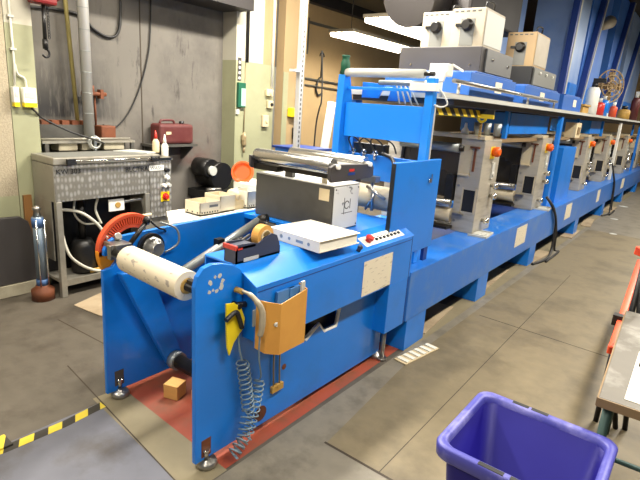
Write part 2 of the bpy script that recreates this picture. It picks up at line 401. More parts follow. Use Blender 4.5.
# ------------------------------------------------------------------ unwind stand
U = thing('unwind_stand', 'blue unwind stand with two tall side plates and a sloping console, at the near end', 'machine', (-1.96, 2, 0))
rp = [(1.225, .05), (1.222, .90), (1.235, .945), (1.265, .975), (1.31, .985), (1.37, .975), (1.43, .955), (1.475, .925), (1.49, .858), (1.90, .858), (1.94, .60),
      (1.94, .42), (1.98, .40), (2.03, .43), (2.09, .46), (2.14, .40), (2.26, .395), (2.285, .50), (2.285, .855), (2.80, .855), (2.80, .035)]
m = MB(); m.prism(rp, 'x', -1.568, -1.543); sp = obj('side_plate', m, 'blue', U, .003)
m = MB(); m.tube([(-1.553, y, z) for y, z in ((1.945, .57), (1.945, .425), (1.98, .405), (2.03, .432), (2.09, .462), (2.14, .402), (2.26, .397), (2.285, .50), (2.285, .57))], .013, 6); obj('cutout_edge', m, 'white', sp, label='bare edge of the wavy cut-out, whitened to look lit')  # bare edge, whitened to carry the light on its faces
lp = [(1.265, .035), (1.272, .752), (1.325, .762), (1.352, .79), (1.34, .825), (1.283, .83), (1.284, .86), (1.305, .90), (1.35, .922), (2.2, .945), (2.95, .945), (2.95, .03)]
m = MB(); m.prism(lp, 'x', -2.376, -2.352); obj('side_plate', m, 'blue', U, .003)
for (x, y) in ((-1.555, 1.30), (-2.345, 1.335), (-1.545, 2.78), (-2.39, 2.85)):
    m = MB(); m.lathe([(0, 0), (.046, 0), (.05, .3), (.044, .7), (.016, .85), (.016, 1), (0, 1)], (x, y, .0012), (x, y, .045)); obj('levelling_foot', m, 'dull_chrome', U)
for x, y, mm in ((-1.5425, 1.285, 'rust'), (-2.3515, 1.338, 'grey_metal')):
    m = MB(); m.box(x - .001, x + .001, y - .027, y + .027, .065, .155); pl = obj('bolt_recess', m, mm, U)
    m = MB(); m.cyl((x, y, .05), (x, y, .10), .012, n=10); m.cyl((x, y, .088), (x, y, .105), .019, n=6); obj('bolt', m, 'chrome', pl)
# worn patch, hole plate
for yy, zz, r_ in ((1.30, .905, .013), (1.325, .925, .008), (1.35, .925, .012), (1.368, .90, .011), (1.362, .875, .016), (1.335, .86, .012), (1.315, .868, .007), (1.295, .865, .010)):
    m = MB(); m.prism([(yy + r_ * (.6 + .5 * random.random()) * cos(q), zz + r_ * (.6 + .6 * random.random()) * sin(q)) for q in [2 * PI * k / 9 for k in range(9)]], 'x', -1.5435, -1.5422); obj('paint_chip', m, 'lid_grey', sp, label='bare chipped patch in the paint')
m = MB(); m.cyl((-1.544, 1.635, .115), (-1.541, 1.635, .115), .042); m.cyl((-1.541, 1.635, .115), (-1.536, 1.635, .115), .012, n=8); obj('cover_disc', m, 'rust', U)
m = MB(); m.cyl((-1.544, 1.80, .315), (-1.541, 1.80, .315), .016); obj('port', m, 'rust', U)
# console sheet: sloping front, front band
cp = [(-1.45, .575), (-1.45, .865), (-1.59, .935), (-1.80, .935), (-1.80, .88), (-1.79, .88), (-1.79, .925), (-1.592, .925), (-1.458, .859), (-1.458, .575)]
m = MB(); m.prism(cp, 'y', 1.48, 2.95); con = obj('console', m, 'blue', U, .002)
m = MB(); m.prism([(-1.458, .60), (-1.458, .858), (-1.535, .897), (-1.535, .60)], 'y', 1.484, 1.492); obj('end_plate', m, 'blue', U)
m = MB(); m.prism([(-1.46, .60), (-1.46, .858), (-1.59, .923), (-1.74, .923), (-1.74, .60)], 'y', 2.935, 2.945)
obj('end_plate', m, 'blue', U)
m = MB(); m.box(-2.376, -1.59, 2.26, 2.95, .905, .934); obj('deck_plate', m, 'blue', U, .002)
m = MB(); m.box(-1.70, -1.45, 2.68, 2.925, .235, .575); obj('lower_cabinet', m, 'blue', U, .003)
m = MB(); m.box(-1.545, -1.45, 2.60, 2.68, .5752, .60); obj('band_return', m, 'blue', U)
m = MB(); m.cyl((-1.5, 2.77, .0), (-1.5, 2.77, .235), .016); m.cyl((-1.5, 2.77, .0), (-1.5, 2.77, .02), .035); obj('levelling_foot', m, 'dull_chrome', U)
# seams
m = MB(); m.box(-1.4505, -1.4492, 2.925, 2.931, .24, .86); obj('panel_seam', m, 'blue_dark', U)
m = MB(); m.box(-1.4502, -1.4488, 1.49, 2.92, .838, .842); obj('fold_line', m, 'blue_dark', U)
# keypad on the slope
def slope(t, y, h=0): return Vector((-1.45 - .14 * t + .447 * h, y, .865 + .07 * t + .894 * h))
def slope_box(mb, t0, t1, y0, y1, h0, h1):
    vs = [slope(t, y, hh) for hh in (h0, h1) for t, y in ((t0, y0), (t1, y0), (t1, y1), (t0, y1))]
    mb.add(vs, [(3, 2, 1, 0), (4, 5, 6, 7), (0, 1, 5, 4), (1, 2, 6, 5), (2, 3, 7, 6), (3, 0, 4, 7)])
m = MB(); slope_box(m, .16, .66, 2.40, 2.85, .0, .003); kp = obj('control_panel', m, 'white', U)
for k in range(7):
    m = MB(); y = 2.535 + k * .044; slope_box(m, .30, .40, y, y + .016, .003, .012); slope_box(m, .46, .50, y, y + .016, .003, .005); obj('button', m, 'black', kp)
m = MB(); p = slope(.40, 2.46, .003); nn = Vector((.447, 0, .894)); m.lathe([(0, 0), (.018, 0), (.018, .45), (.025, .5), (.025, .9), (.02, 1), (0, 1)], p, p + nn * .036); obj('emergency_stop', m, 'red', kp)
m = MB(); p = slope(.12, 2.30, 0); m.cyl(p, p + nn * .02, .012, n=12); m.sphere(p + nn * .028, .016); obj('knob', m, 'navy', U)
m = MB(); m.box(-1.75, -1.60, 1.90, 2.32, .38, .60); obj('dark_filler', m, 'black_metal', U)  # black block added so the cut-out reads dark inside
# bars between plates
m = MB(); m.cyl((-2.12, 1.60, .74), (-2.17, 2.24, .935), .026); obj('air_cylinder', m, 'tube_grey', U)
m = MB(); m.cyl((-2.17, 2.22, .93), (-2.12, 2.24, .945), .03); m.cyl((-2.2, 2.2, .92), (-2.02, 2.2, .925), .016); m.cyl((-2.14, 1.95, .84), (-2.06, 1.98, .87), .013); m.box(-2.17, -2.13, 1.85, 1.90, .80, .87); obj('cylinder_joint', m, 'black_metal', U)
m = MB(); m.cyl((-2.02, 2.14, .915), (-1.72, 2.12, .92), .035); obj('idler_roller', m, 'grey_metal', U)
m = MB(); m.cyl((-2.352, 1.95, .60), (-1.568, 1.95, .60), .022); obj('tie_bar', m, 'blue', U)
m = MB(); m.cyl((-2.352, 2.5, .35), (-1.568, 2.5, .35), .03); obj('tie_bar', m, 'blue', U)
m = MB(); m.box(-2.352, -1.568, 2.6, 2.64, .1, .5); obj('rear_sheet', m, 'blue', U)
m = MB(); m.cyl((-2.06, 1.80, .80), (-2.05, 2.02, .89), .008, n=8); m.cyl((-2.01, 1.80, .80), (-2.0, 2.02, .89), .008, n=8); obj('guide_rod', m, 'dull_chrome', U)
# dancer arm and roller
m = MB(); m.prism([(1.33, .74), (1.51, .72), (1.71, .16), (1.71, .10), (1.67, .08), (1.62, .10)], 'x', -2.335, -2.285); da = obj('dancer_arm', m, 'blue', U, .006)
m = MB(); m.cyl((-2.285, 1.655, .13), (-2.235, 1.655, .13), .055); obj('collar', m, 'tube_grey', da)
m = MB(); m.cyl((-2.235, 1.655, .13), (-1.60, 1.655, .13), .042); obj('dancer_roller', m, 'black_metal', U)
# brake hub on left plate
m = MB(); m.lathe([(0, 0), (.07, 0), (.07, .3), (.058, .34), (.058, .6), (.048, .65), (.048, .8), (.035, .85), (.035, 1), (0, 1)], (-2.354, 1.545, .838), (-2.26, 1.545, .838)); hub = obj('brake_hub', m, 'dull_chrome', U)
m = MB(); m.arc((1.545, .838), .06, .078, 0, 2 * PI, -2.345, -2.32); obj('hub_ring', m, 'black_metal', hub)
m = MB(); m.box(-2.376, -2.26, 1.295, 1.385, .875, .905); m.box(-2.376, -2.30, 1.33, 1.42, .83, .875); m.cyl((-2.31, 1.30, .855), (-2.20, 1.30, .865), .022); m.box(-2.30, -2.27, 1.27, 1.30, .83, .905)
m.cyl((-2.37, 1.36, .905), (-2.34, 1.36, .93), .02); obj('shaft_clamp', m, 'dull_chrome', U, .003)
m = MB(); m.cyl((-2.30, 1.40, .89), (-2.31, 1.50, .985), .013); m.cyl((-2.31, 1.50, .985), (-2.315, 1.52, 1.01), .02); m.tube(smooth_path([(-2.31, 1.52, 1.0), (-2.3, 1.57, .95), (-2.32, 1.62, .93), (-2.36, 1.66, .9)]), .006); obj('brake_lever', m, 'black_metal', U)
m = MB(); m.tube(smooth_path([(-2.3, 1.58, .98), (-2.29, 1.68, .93), (-2.3, 1.70, .84), (-2.33, 1.63, .79)]), .006); obj('air_hose', m, 'tube_grey', U)
# guard ring outside left plate
gc = (1.462, .835)
m = MB(); m.arc(gc, .172, .19, math.radians(50), math.radians(185), -2.42, -2.385); m.arc(gc, .115, .135, math.radians(60), math.radians(185), -2.42, -2.385)
for k in range(26):
    a = math.radians(54 + k * 5); m.arc(gc, .13, .175, a, a + math.radians(2.4), -2.42, -2.385, 1)
g = obj('brake_guard', m, 'red_orange', U)
m = MB(); m.arc(gc, .075, .192, math.radians(176), math.radians(250), -2.42, -2.385); obj('guard_lower', m, 'amber', U, .004)
m = MB(); m.prism([(1.44, .95), (1.52, .985), (1.52, 1.015), (1.44, 1.0)], 'x', -2.42, -2.40); m.cyl((-2.41, 1.44, .995), (-2.41, 1.60, 1.0), .009); obj('guard_bracket', m, 'cream', U)
# blue links and cable inside
m = MB(); m.box(-2.29, -2.25, 1.56, 1.62, .62, .65); m.cyl((-2.27, 1.60, .63), (-2.15, 1.62, .635), .014); obj('sensor_bracket', m, 'dull_chrome', U)
m = MB(); m.tube(smooth_path([(-1.80, 1.42, .84), (-1.79, 1.44, .70), (-1.77, 1.46, .58), (-1.73, 1.48, .48), (-1.68, 1.50, .42)]), .007)
m.tube(smooth_path([(-1.70, 1.38, .82), (-1.75, 1.42, .72), (-1.76, 1.45, .55), (-1.70, 1.48, .44)]), .006); obj('cable', m, 'cable', U)
m = MB(); m.prism([(1.46, .54), (1.50, .56), (1.52, .50), (1.49, .47)], 'x', -1.735, -1.72); obj('cable_tag', m, 'lid_grey', U)

# paper roll between the plates
R = thing('paper_roll', 'narrow white printed paper roll on the unwind shaft between the blue side plates', 'paper roll', (-1.9, 1.275, .815))
a, b = Vector((-2.135, 1.29, .868)), Vector((-1.645, 1.262, .872)); d = (b - a).normalized()
m = MB(); m.lathe([(.036, 0), (.0645, 0), (.066, .01), (.066, .99), (.0645, 1), (.036, 1), (.036, 0)], a, b, 36); obj('paper', m, 'roll_paper', R)
m = MB(); m.lathe([(.022, 0), (.034, 0), (.034, 1), (.022, 1), (.022, 0)], a - d * .004, b + d * .004, 24); obj('core', m, 'core', R)
m = MB(); m.cyl(a - d * .16, b + d * .055, .021, n=14); m.box(b.x + .01, b.x + .045, b.y - .012, b.y + .012, b.z + .005, b.z + .034); obj('shaft', m, 'black_metal', R)

# ------------------------------------------------------------------ things on the console
T = thing('tape_dispenser', 'dark navy tape dispenser with a roll of amber tape on the console corner', 'tape dispenser', (-1.63, 1.62, .935))
X0, X1 = -1.668, -1.588
m = MB(Matrix.Translation((0, -.015, 0))); m.prism([(1.50, .936), (1.50, 1.015), (1.515, 1.025), (1.60, 1.02), (1.64, 1.01), (1.69, 1.035), (1.73, 1.045), (1.765, 1.03), (1.785, .985), (1.79, .936)], 'x', X1 - .006, X1)
m.prism([(1.50, .936), (1.50, 1.015), (1.515, 1.025), (1.60, 1.02), (1.64, 1.01), (1.69, 1.035), (1.73, 1.045), (1.765, 1.03), (1.785, .985), (1.79, .936)], 'x', X0, X0 + .006)
m.box(X0, X1, 1.50, 1.79, .936, .945); m.box(X0, X1, 1.50, 1.508, .945, 1.015); m.box(X0, X1, 1.782, 1.79, .945, .975); m.box(X0, X1, 1.51, 1.62, 1.0, 1.012); obj('body', m, 'navy', T)
m = MB(Matrix.Translation((0, -.015, 0))); m.arc((1.705, 1.028), .034, .055, 0, 2 * PI, X0 + .018, X1 - .018, 30); obj('tape_roll', m, 'tape', T)
m = MB(Matrix.Translation((0, -.015, 0))); m.arc((1.705, 1.028), .028, .034, 0, 2 * PI, X0 + .012, X1 - .012, 30); obj('hub', m, 'cream', T)
m = MB(Matrix.Translation((0, -.015, 0))); m.box(X0 - .004, X1 + .004, 1.494, 1.505, 1.0, 1.02); m.box(X1, X1 + .004, 1.497, 1.535, 1.0, 1.008); obj('blade', m, 'red', T)
m = MB(Matrix.Translation((0, -.015, 0))); m.box(X1, X1 + .003, 1.545, 1.64, .938, .955); obj('label_strip', m, 'lid_grey', T)

Bn = thing('ring_binder', 'thick white ring binder lying on the console edge beside the tape dispenser', 'binder', (-1.62, 2.12, .935))
rot = Matrix.Translation((-1.625, 2.095, .9362)) @ Matrix.Rotation(math.radians(-4), 4, 'Z')
hx, hy = .185, .165
m = MB(rot); m.box(-hx, hx, -hy, hy, 0, .004); m.box(-hx, hx, -hy, hy, .056, .060); m.box(-hx, hx, -hy, -hy + .004, 0, .06); obj('cover', m, 'binder_white', Bn, .002)
m = MB(rot); m.box(-hx + .008, hx - .010, -hy + .006, hy - .012, .005, .0555); obj('pages', m, 'white_rough', Bn)
m = MB(rot); m.cyl((-.09, -hy - .0015, .03), (-.09, -hy, .03), .011, n=16); m.cyl((-.03, -hy - .0015, .03), (-.03, -hy, .03), .009, n=16); m.box(.02, .07, -hy - .001, -hy, .022, .036); m.cyl((.11, -hy - .0015, .03), (.11, -hy, .03), .009, n=16); obj('spine_mark', m, 'tube_grey', Bn)

m = MB(); m.box(-1.4497, -1.4482, 2.352, 2.68, .585, .80)
solo('paper_sheet', 'written sheet of cream paper taped to the blue console front below the buttons', 'paper', m, 'paper')

# inspection box with rollers
G = thing('treater_box', 'dark grey metal box with pale end panel standing on the blue deck behind the binder', 'machine box', (-1.97, 2.47, .935))
m = MB(Matrix.Translation((-.022, -.01, 0))); m.box(-2.285, -1.66, 2.325, 2.60, .9352, 1.205); obj('body', m, 'grey_metal', G, .004)
m = MB(Matrix.Translation((-.022, -.01, 0))); m.box(-2.285, -1.66, 2.325, 2.60, 1.2051, 1.212); obj('top_plate', m, 'white', G)
m = MB(Matrix.Translation((-.022, -.01, 0))); m.box(-1.6598, -1.656, 2.335, 2.592, .942, 1.20); ep = obj('end_panel', m, 'panel_print', G, .001)
m = MB(Matrix.Translation((-.022, -.01, 0)))
for y in (2.35, 2.58):
    for z in (.955, 1.185): m.cyl((-1.6562, y, z), (-1.653, y, z), .005, n=8)
m.arc((2.47, 1.085), .02, .026, .4, 5.8, -1.6562, -1.6552); m.box(-1.6562, -1.6552, 2.44, 2.445, 1.03, 1.13); m.box(-1.6562, -1.6552, 2.50, 2.506, 1.06, 1.12); m.box(-1.6562, -1.6552, 2.42, 2.53, 1.035, 1.039); obj('panel_marking', m, 'grey_metal', ep)
m = MB(Matrix.Translation((-.022, -.01, 0))); m.box(-1.76, -1.685, 2.3235, 2.3252, 1.115, 1.185); obj('sticker', m, 'cream', G)
for x, mm in ((-2.02, 'grey_metal'), (-1.745, 'steel_cream')):
    m = MB(Matrix.Translation((-.022, -.01, 0))); m.box(x - .03, x + .03, 2.34, 2.37, 1.2125, 1.244) if mm == 'grey_metal' else m.box(x - .014, x + .014, 2.34, 2.36, 1.2125, 1.244); obj('support', m, mm, G)
Rl = thing('roller_frame', 'pair of chrome web rollers in a dark frame on top of the grey metal box', 'rollers', (-1.97, 2.5, 1.275))
for y in (2.325, 2.66):
    m = MB(Matrix.Translation((-.004, -.01, -.03))); m.lathe([(0, 0), (.041, 0), (.043, .01), (.043, .99), (.041, 1), (0, 1)], (-2.30, y, 1.352), (-1.688, y, 1.352), 32); ro = obj('roller', m, 'roller_chrome', Rl)
    m = MB(Matrix.Translation((-.004, -.01, -.03))); m.cyl((-1.688, y, 1.352), (-1.645, y, 1.352), .014); obj('axle', m, 'white', ro)
m = MB(Matrix.Translation((-.004, -.01, -.03))); m.prism([(2.27, 1.285), (2.27, 1.35), (2.30, 1.365), (2.70, 1.352), (2.72, 1.33), (2.72, 1.275), (2.69, 1.265), (2.29, 1.262)], 'x', -1.687, -1.662); br = obj('end_bracket', m, 'charcoal', Rl, .003)
m = MB(Matrix.Translation((-.004, -.01, -.03))); m.box(-1.6622, -1.6605, 2.45, 2.50, 1.318, 1.333); obj('badge_upper', m, 'red', br)
m = MB(Matrix.Translation((-.004, -.01, -.03))); m.box(-1.6622, -1.6605, 2.44, 2.51, 1.296, 1.311); obj('badge_lower', m, 'blue_dark', br)
m = MB(Matrix.Translation((-.004, -.01, -.03))); m.prism([(2.27, 1.285), (2.27, 1.35), (2.70, 1.352), (2.72, 1.275), (2.29, 1.268)], 'x', -2.32, -2.302); obj('end_bracket', m, 'charcoal', Rl, .003)
m = MB(Matrix.Translation((-.004, -.01, -.03))); m.box(-2.30, -1.69, 2.33, 2.35, 1.275, 1.302); m.box(-2.30, -2.1, 2.30, 2.36, 1.265, 1.30); obj('cross_bar', m, 'black_metal', Rl)

# ------------------------------------------------------------------ things hung on the right side plate
H = thing('cardboard_holder', 'open tan card holder box clipped to the outside of the near side plate', 'holder', (-1.49, 1.74, .45))
m = MB()
fr = [(-1.447, 1.478), (-1.405, 1.50), (-1.375, 1.565), (-1.39, 1.765), (-1.447, 1.77)]
zb = [.575, .555, .535, .525, .53]; zt = [.81, .805, .785, .805, .82]
for i in range(4):
    (x0, y0), (x1, y1) = fr[i], fr[i + 1]; n = Vector((y1 - y0, -(x1 - x0), 0)).normalized() * -.004
    vs = [(x0, y0, zb[i]), (x1, y1, zb[i + 1]), (x1, y1, zt[i + 1]), (x0, y0, zt[i])]
    m.add([Vector(v) for v in vs] + [Vector(v) + n for v in vs], [(0, 1, 2, 3), (7, 6, 5, 4), (0, 4, 5, 1), (1, 5, 6, 2), (2, 6, 7, 3), (3, 7, 4, 0)])
m.add([(x, y, z) for (x, y), z in zip(fr, zb)], [(0, 1, 2, 3, 4)]); obj('card_sleeve', m, 'kraft', H)
m = MB(); m.box(-1.445, -1.43, 1.60, 1.72, .56, .815); m.box(-1.442, -1.425, 1.68, 1.755, .56, .815); obj('plastic_liner', m, 'liner', H)
m = MB(); m.box(-1.415, -1.405, 1.74, 1.765, .74, .84); obj('clip', m, 'lid_grey', H)
m = MB(); m.cyl((-1.392, 1.545, .69), (-1.38, 1.55, .69), .011); obj('stud', m, 'lid_grey', H)
A = thing('air_gun', 'grey air blow gun with a curled grey hose hanging beside the tan card holder', 'air gun', (-1.42, 1.47, .63))
m = MB(); m.tube(smooth_path([(-1.51, 1.445, .842), (-1.46, 1.45, .838), (-1.42, 1.455, .815), (-1.395, 1.465, .77), (-1.385, 1.455, .70), (-1.39, 1.45, .665)]), [.008] * 6 + [.011] * 6 + [.014] * 6 + [.015] * 6 + [.013] * 6 + [.011], 10); obj('body', m, 'gun_grey', A)
m = MB(); m.cyl((-1.535, 1.43, .842), (-1.505, 1.447, .842), .010); m.cyl((-1.542, 1.445, .84), (-1.50, 1.445, .84), .013); obj('nozzle', m, 'core', A)
m = MB(); m.box(-1.415, -1.408, 1.425, 1.44, .71, .785); obj('trigger', m, 'tube_grey', A)
m = MB(); m.tube(smooth_path([(-1.39, 1.45, .665), (-1.41, 1.47, .55), (-1.45, 1.53, .42), (-1.495, 1.57, .36)]), .004); m.tube(helix([(-1.495, 1.57, .36), (-1.49, 1.535, .20), (-1.475, 1.48, .10), (-1.475, 1.385, .045)], .025, 15), .0038, 6); m.tube(helix([(-1.475, 1.385, .045), (-1.475, 1.45, .10), (-1.495, 1.50, .22), (-1.50, 1.475, .40), (-1.50, 1.455, .50)], .029, 18), .0038, 6)
m.tube(smooth_path([(-1.50, 1.455, .50), (-1.51, 1.445, .56), (-1.53, 1.45, .66)]), .005); obj('coiled_hose', m, 'coil', A)
Yk = thing('shaft_lever', 'yellow fan-shaped handle with a black lever on the near blue side plate', 'handle', (-1.53, 1.40, .56))
m = MB(); m.prism([(1.352, .808), (1.40, .80), (1.44, .765), (1.463, .71), (1.458, .665), (1.43, .64), (1.40, .61), (1.375, .555), (1.362, .60), (1.355, .70)], 'x', -1.508, -1.498); obj('handle_plate', m, 'yellow', Yk, .002)
m = MB(); m.tube(smooth_path([(-1.47, 1.325, .75), (-1.475, 1.365, .765), (-1.485, 1.40, .76), (-1.487, 1.415, .73), (-1.487, 1.435, .675)]), .011, 10); m.cyl((-1.543, 1.43, .775), (-1.497, 1.43, .775), .014); m.cyl((-1.52, 1.43, .775), (-1.51, 1.475, .77), .014); obj('lever', m, 'black', Yk)
hz = thing('air_tubes', 'pair of thin tan air tubes hanging below the tan card holder', 'tube', (-1.53, 1.73, .2))
for y in (1.705, 1.75):
    m = MB(); m.tube([(-1.532, y, .49), (-1.534, y + .004, .35), (-1.535, y + .012, .235)], .0045); obj('tube', m, 'tubing', hz)
m = MB(); m.box(-1.542, -1.525, 1.70, 1.785, .205, .24); m.cyl((-1.543, 1.742, .235), (-1.52, 1.742, .235), .01); obj('fitting', m, 'core', hz)

# floor under the stand
for k, (x, y, r, sx, nm) in enumerate(((-2.13, 1.545, 20, .09, 'pale cube of wood on the red floor between the blue side plates'), (-1.99, 1.63, 12, .09, 'pale wood offcut behind the wooden cube on the red floor'))):
    m = MB(Matrix.Translation((x, y, .0015)) @ Matrix.Rotation(math.radians(r), 4, 'Z')); m.box(-sx / 2, sx / 2, -.045, .045, 0, .085 - .02 * k)
    solo('wood_block', nm, 'wood block', m, 'wood', 'wood blocks under the unwind stand', .003)
m = MB()
tp = [(-2.365, .40), (-2.32, .735), (-2.31, 1.0), (-2.33, 1.225)]
for i in range(len(tp) - 1):
    (x0, y0), (x1, y1) = tp[i], tp[i + 1]
    m.add([(x0 - .028, y0, .0018), (x0 + .028, y0, .0018), (x1 + .028, y1, .0018), (x1 - .028, y1, .0018), (x0 - .028, y0, .0008), (x0 + .028, y0, .0008), (x1 + .028, y1, .0008), (x1 - .028, y1, .0008)], [(0, 1, 2, 3), (4, 5, 1, 0), (5, 6, 2, 1), (6, 7, 3, 2), (7, 4, 0, 3)])
m.box(-2.42, -2.32, .71, .77, .0018, .012)
solo('hazard_tape', 'worn yellow and black hazard tape stuck on the floor in front of the blue stand', 'floor tape', m, 'floor_tape')
m = MB(); m.prism([(-3.72, 1.76), (-3.40, 1.80), (-3.2, 2.02), (-3.84, 2.09)], 'z', .001, .006)
solo('card_sheet', 'flat pale card sheet on the floor in front of the steel machine', 'card', m, 'floor_card', 'card sheets')
m = MB(); m.cyl((-3.72, 2.22, .03), (-3.55, 2.12, .03), .028)
solo('tube_offcut', 'small white tube lying on the floor left of the blue side plate', 'tube', m, 'white_rough')

# ------------------------------------------------------------------ press bed
B = thing('press_bed', 'long blue press bed carrying the printing units, on short box legs', 'machine bed', (-1.95, 10, 0))
m = MB(); m.box(-1.76, -1.445, 2.955, 17, .235, .60); obj('front_beam', m, 'blue_worn', B, .006)
m = MB(); m.box(-2.60, -2.40, 3.0, 17, .235, .60); obj('rear_beam', m, 'blue', B, .006)
m = MB(); m.box(-2.40, -1.76, 3.0, 17, .40, .44); obj('bed_tray', m, 'blue_dark', B)
for y0, y1 in ((2.99, 3.29), (4.34, 4.60), (5.95, 6.2), (8.3, 8.55), (10.6, 10.85), (13, 13.25), (15.5, 15.75)):
    m = MB(); m.box(-1.72, -1.45, y0, y1, .001, .2345); obj('leg', m, 'blue', B, .003)
    m = MB(); m.box(-2.58, -2.42, y0, y1, .001, .2345); obj('leg', m, 'blue', B, .003)
for k, (y0, y1) in enumerate(((5.28, 5.64), (7.45, 7.80), (9.75, 10.0), (12.5, 12.9))):
    m = MB(); m.box(-1.4452, -1.443, y0, y1, .35, .56)
    solo('label_plate', ('first cream label on the blue bed side, nearest the console', 'second cream label along the blue bed side, below the third printing unit', 'third cream label along the blue bed side, small and shaded', 'farthest cream label along the blue bed side')[k], 'label', m, 'paper', 'labels on the bed side')
for k, (y, xx) in enumerate(((4.48, -1.54), (6.55, -1.53))):
    m = MB(Matrix.Translation((xx, y, .6003)) @ Matrix.Rotation(.1, 4, 'Z')); m.box(-.085, .085, -.13, .13, 0, .004); m.box(-.085, .085, -.13, -.12, .004, .018); m.box(-.085, .085, .12, .13, .004, .018); m.box(.075, .085, -.12, .12, .004, .018); m.box(-.06, -.0, -.05, .08, .004, .012); m.box(.02, .05, -.1, .02, .004, .02)
    solo('parts_tray', ('shallow tray of small parts on the blue bed below the first printing unit', 'shallow tray on the blue bed below the second printing unit')[k], 'tray', m, 'lid_grey', 'trays on the bed')
for k, (x, y, a, l, ww) in enumerate(((-1.60, 3.7, .1, .7, .2), (-1.62, 5.15, .05, .9, .2), (-1.50, 6.5, -.05, .7, .17), (-1.49, 8.35, .04, .7, .16), (-1.48, 9.6, .1, .8, .15), (-1.45, 11.6, .0, .8, .16))):
    m = MB(Matrix.Translation((x, y, .0012)) @ Matrix.Rotation(a, 4, 'Z')); m.box(-ww / 2, ww / 2, -l / 2, l / 2, 0, .006 + .002 * k)
    solo('card_sheet', ('flat card sheet on the floor under the bed, between the first two legs', 'flat card sheet under the bed beyond the second leg', 'flat card sheet by the third leg of the bed', 'flat card sheet below the second cream label', 'flat card sheet below the third cream label', 'farthest flat card sheet beside the bed')[k], 'card', m, 'floor_card', 'card sheets')
Cr = thing('cable_ramp', 'small cream ribbed ramp on the floor at the foot of the first bed leg', 'ramp', (-1.34, 3.0, 0))
m = MB(Matrix.Translation((-1.355, 3.02, .0014)) @ Matrix.Rotation(-.15, 4, 'Z')); m.box(-.05, .05, -.2, .2, 0, .008); obj('ramp_base', m, 'cream', Cr, .002)
m = MB(Matrix.Translation((-1.355, 3.02, .0014)) @ Matrix.Rotation(-.15, 4, 'Z'))
for k in range(6): m.box(-.045, .045, -.18 + k * .065, -.145 + k * .065, .008, .016)
obj('ribs', m, 'white_rough', Cr, .003)
for k, (y, z0, yy) in enumerate(((6.62, .75, 6.9), (11.25, .95, 11.4))):
    m = MB(); m.tube(smooth_path([(-1.52, y - .05, z0), (-1.43, y, .62), (-1.425, yy, .4), (-1.42, yy + .02, .1), (-1.40, yy - .1, .012), (-1.36, yy - .5, .012), (-1.42, yy - .85, .012)]), .016)
    m.tube(smooth_path([(-1.53, y, z0), (-1.43, y + .06, .60), (-1.42, yy + .07, .3), (-1.40, yy + .1, .02), (-1.34, yy + .05, .012), (-1.33, yy - .6, .012)]), .014)
    solo('power_cable', ('black cable looping from the blue cabinet down the bed to the floor', 'black cable hanging down the far part of the bed')[k], 'cable', m, 'cable', 'cables over the bed side')
for k, (x, y, r) in enumerate(((-1.20, 10.5, .12), (-1.3, 12.4, .16), (-1.0, 9.0, .10))):
    m = MB(); m.cyl((x, y, .001), (x, y, .003), r * .6, r * .5, n=7)
    solo('paper_scrap', ('white paper scrap on the floor below the far cable', 'larger white scrap beside the far end of the bed', 'small white scrap out on the aisle floor')[k], 'paper scrap', m, 'lid_grey', 'scraps on the floor')

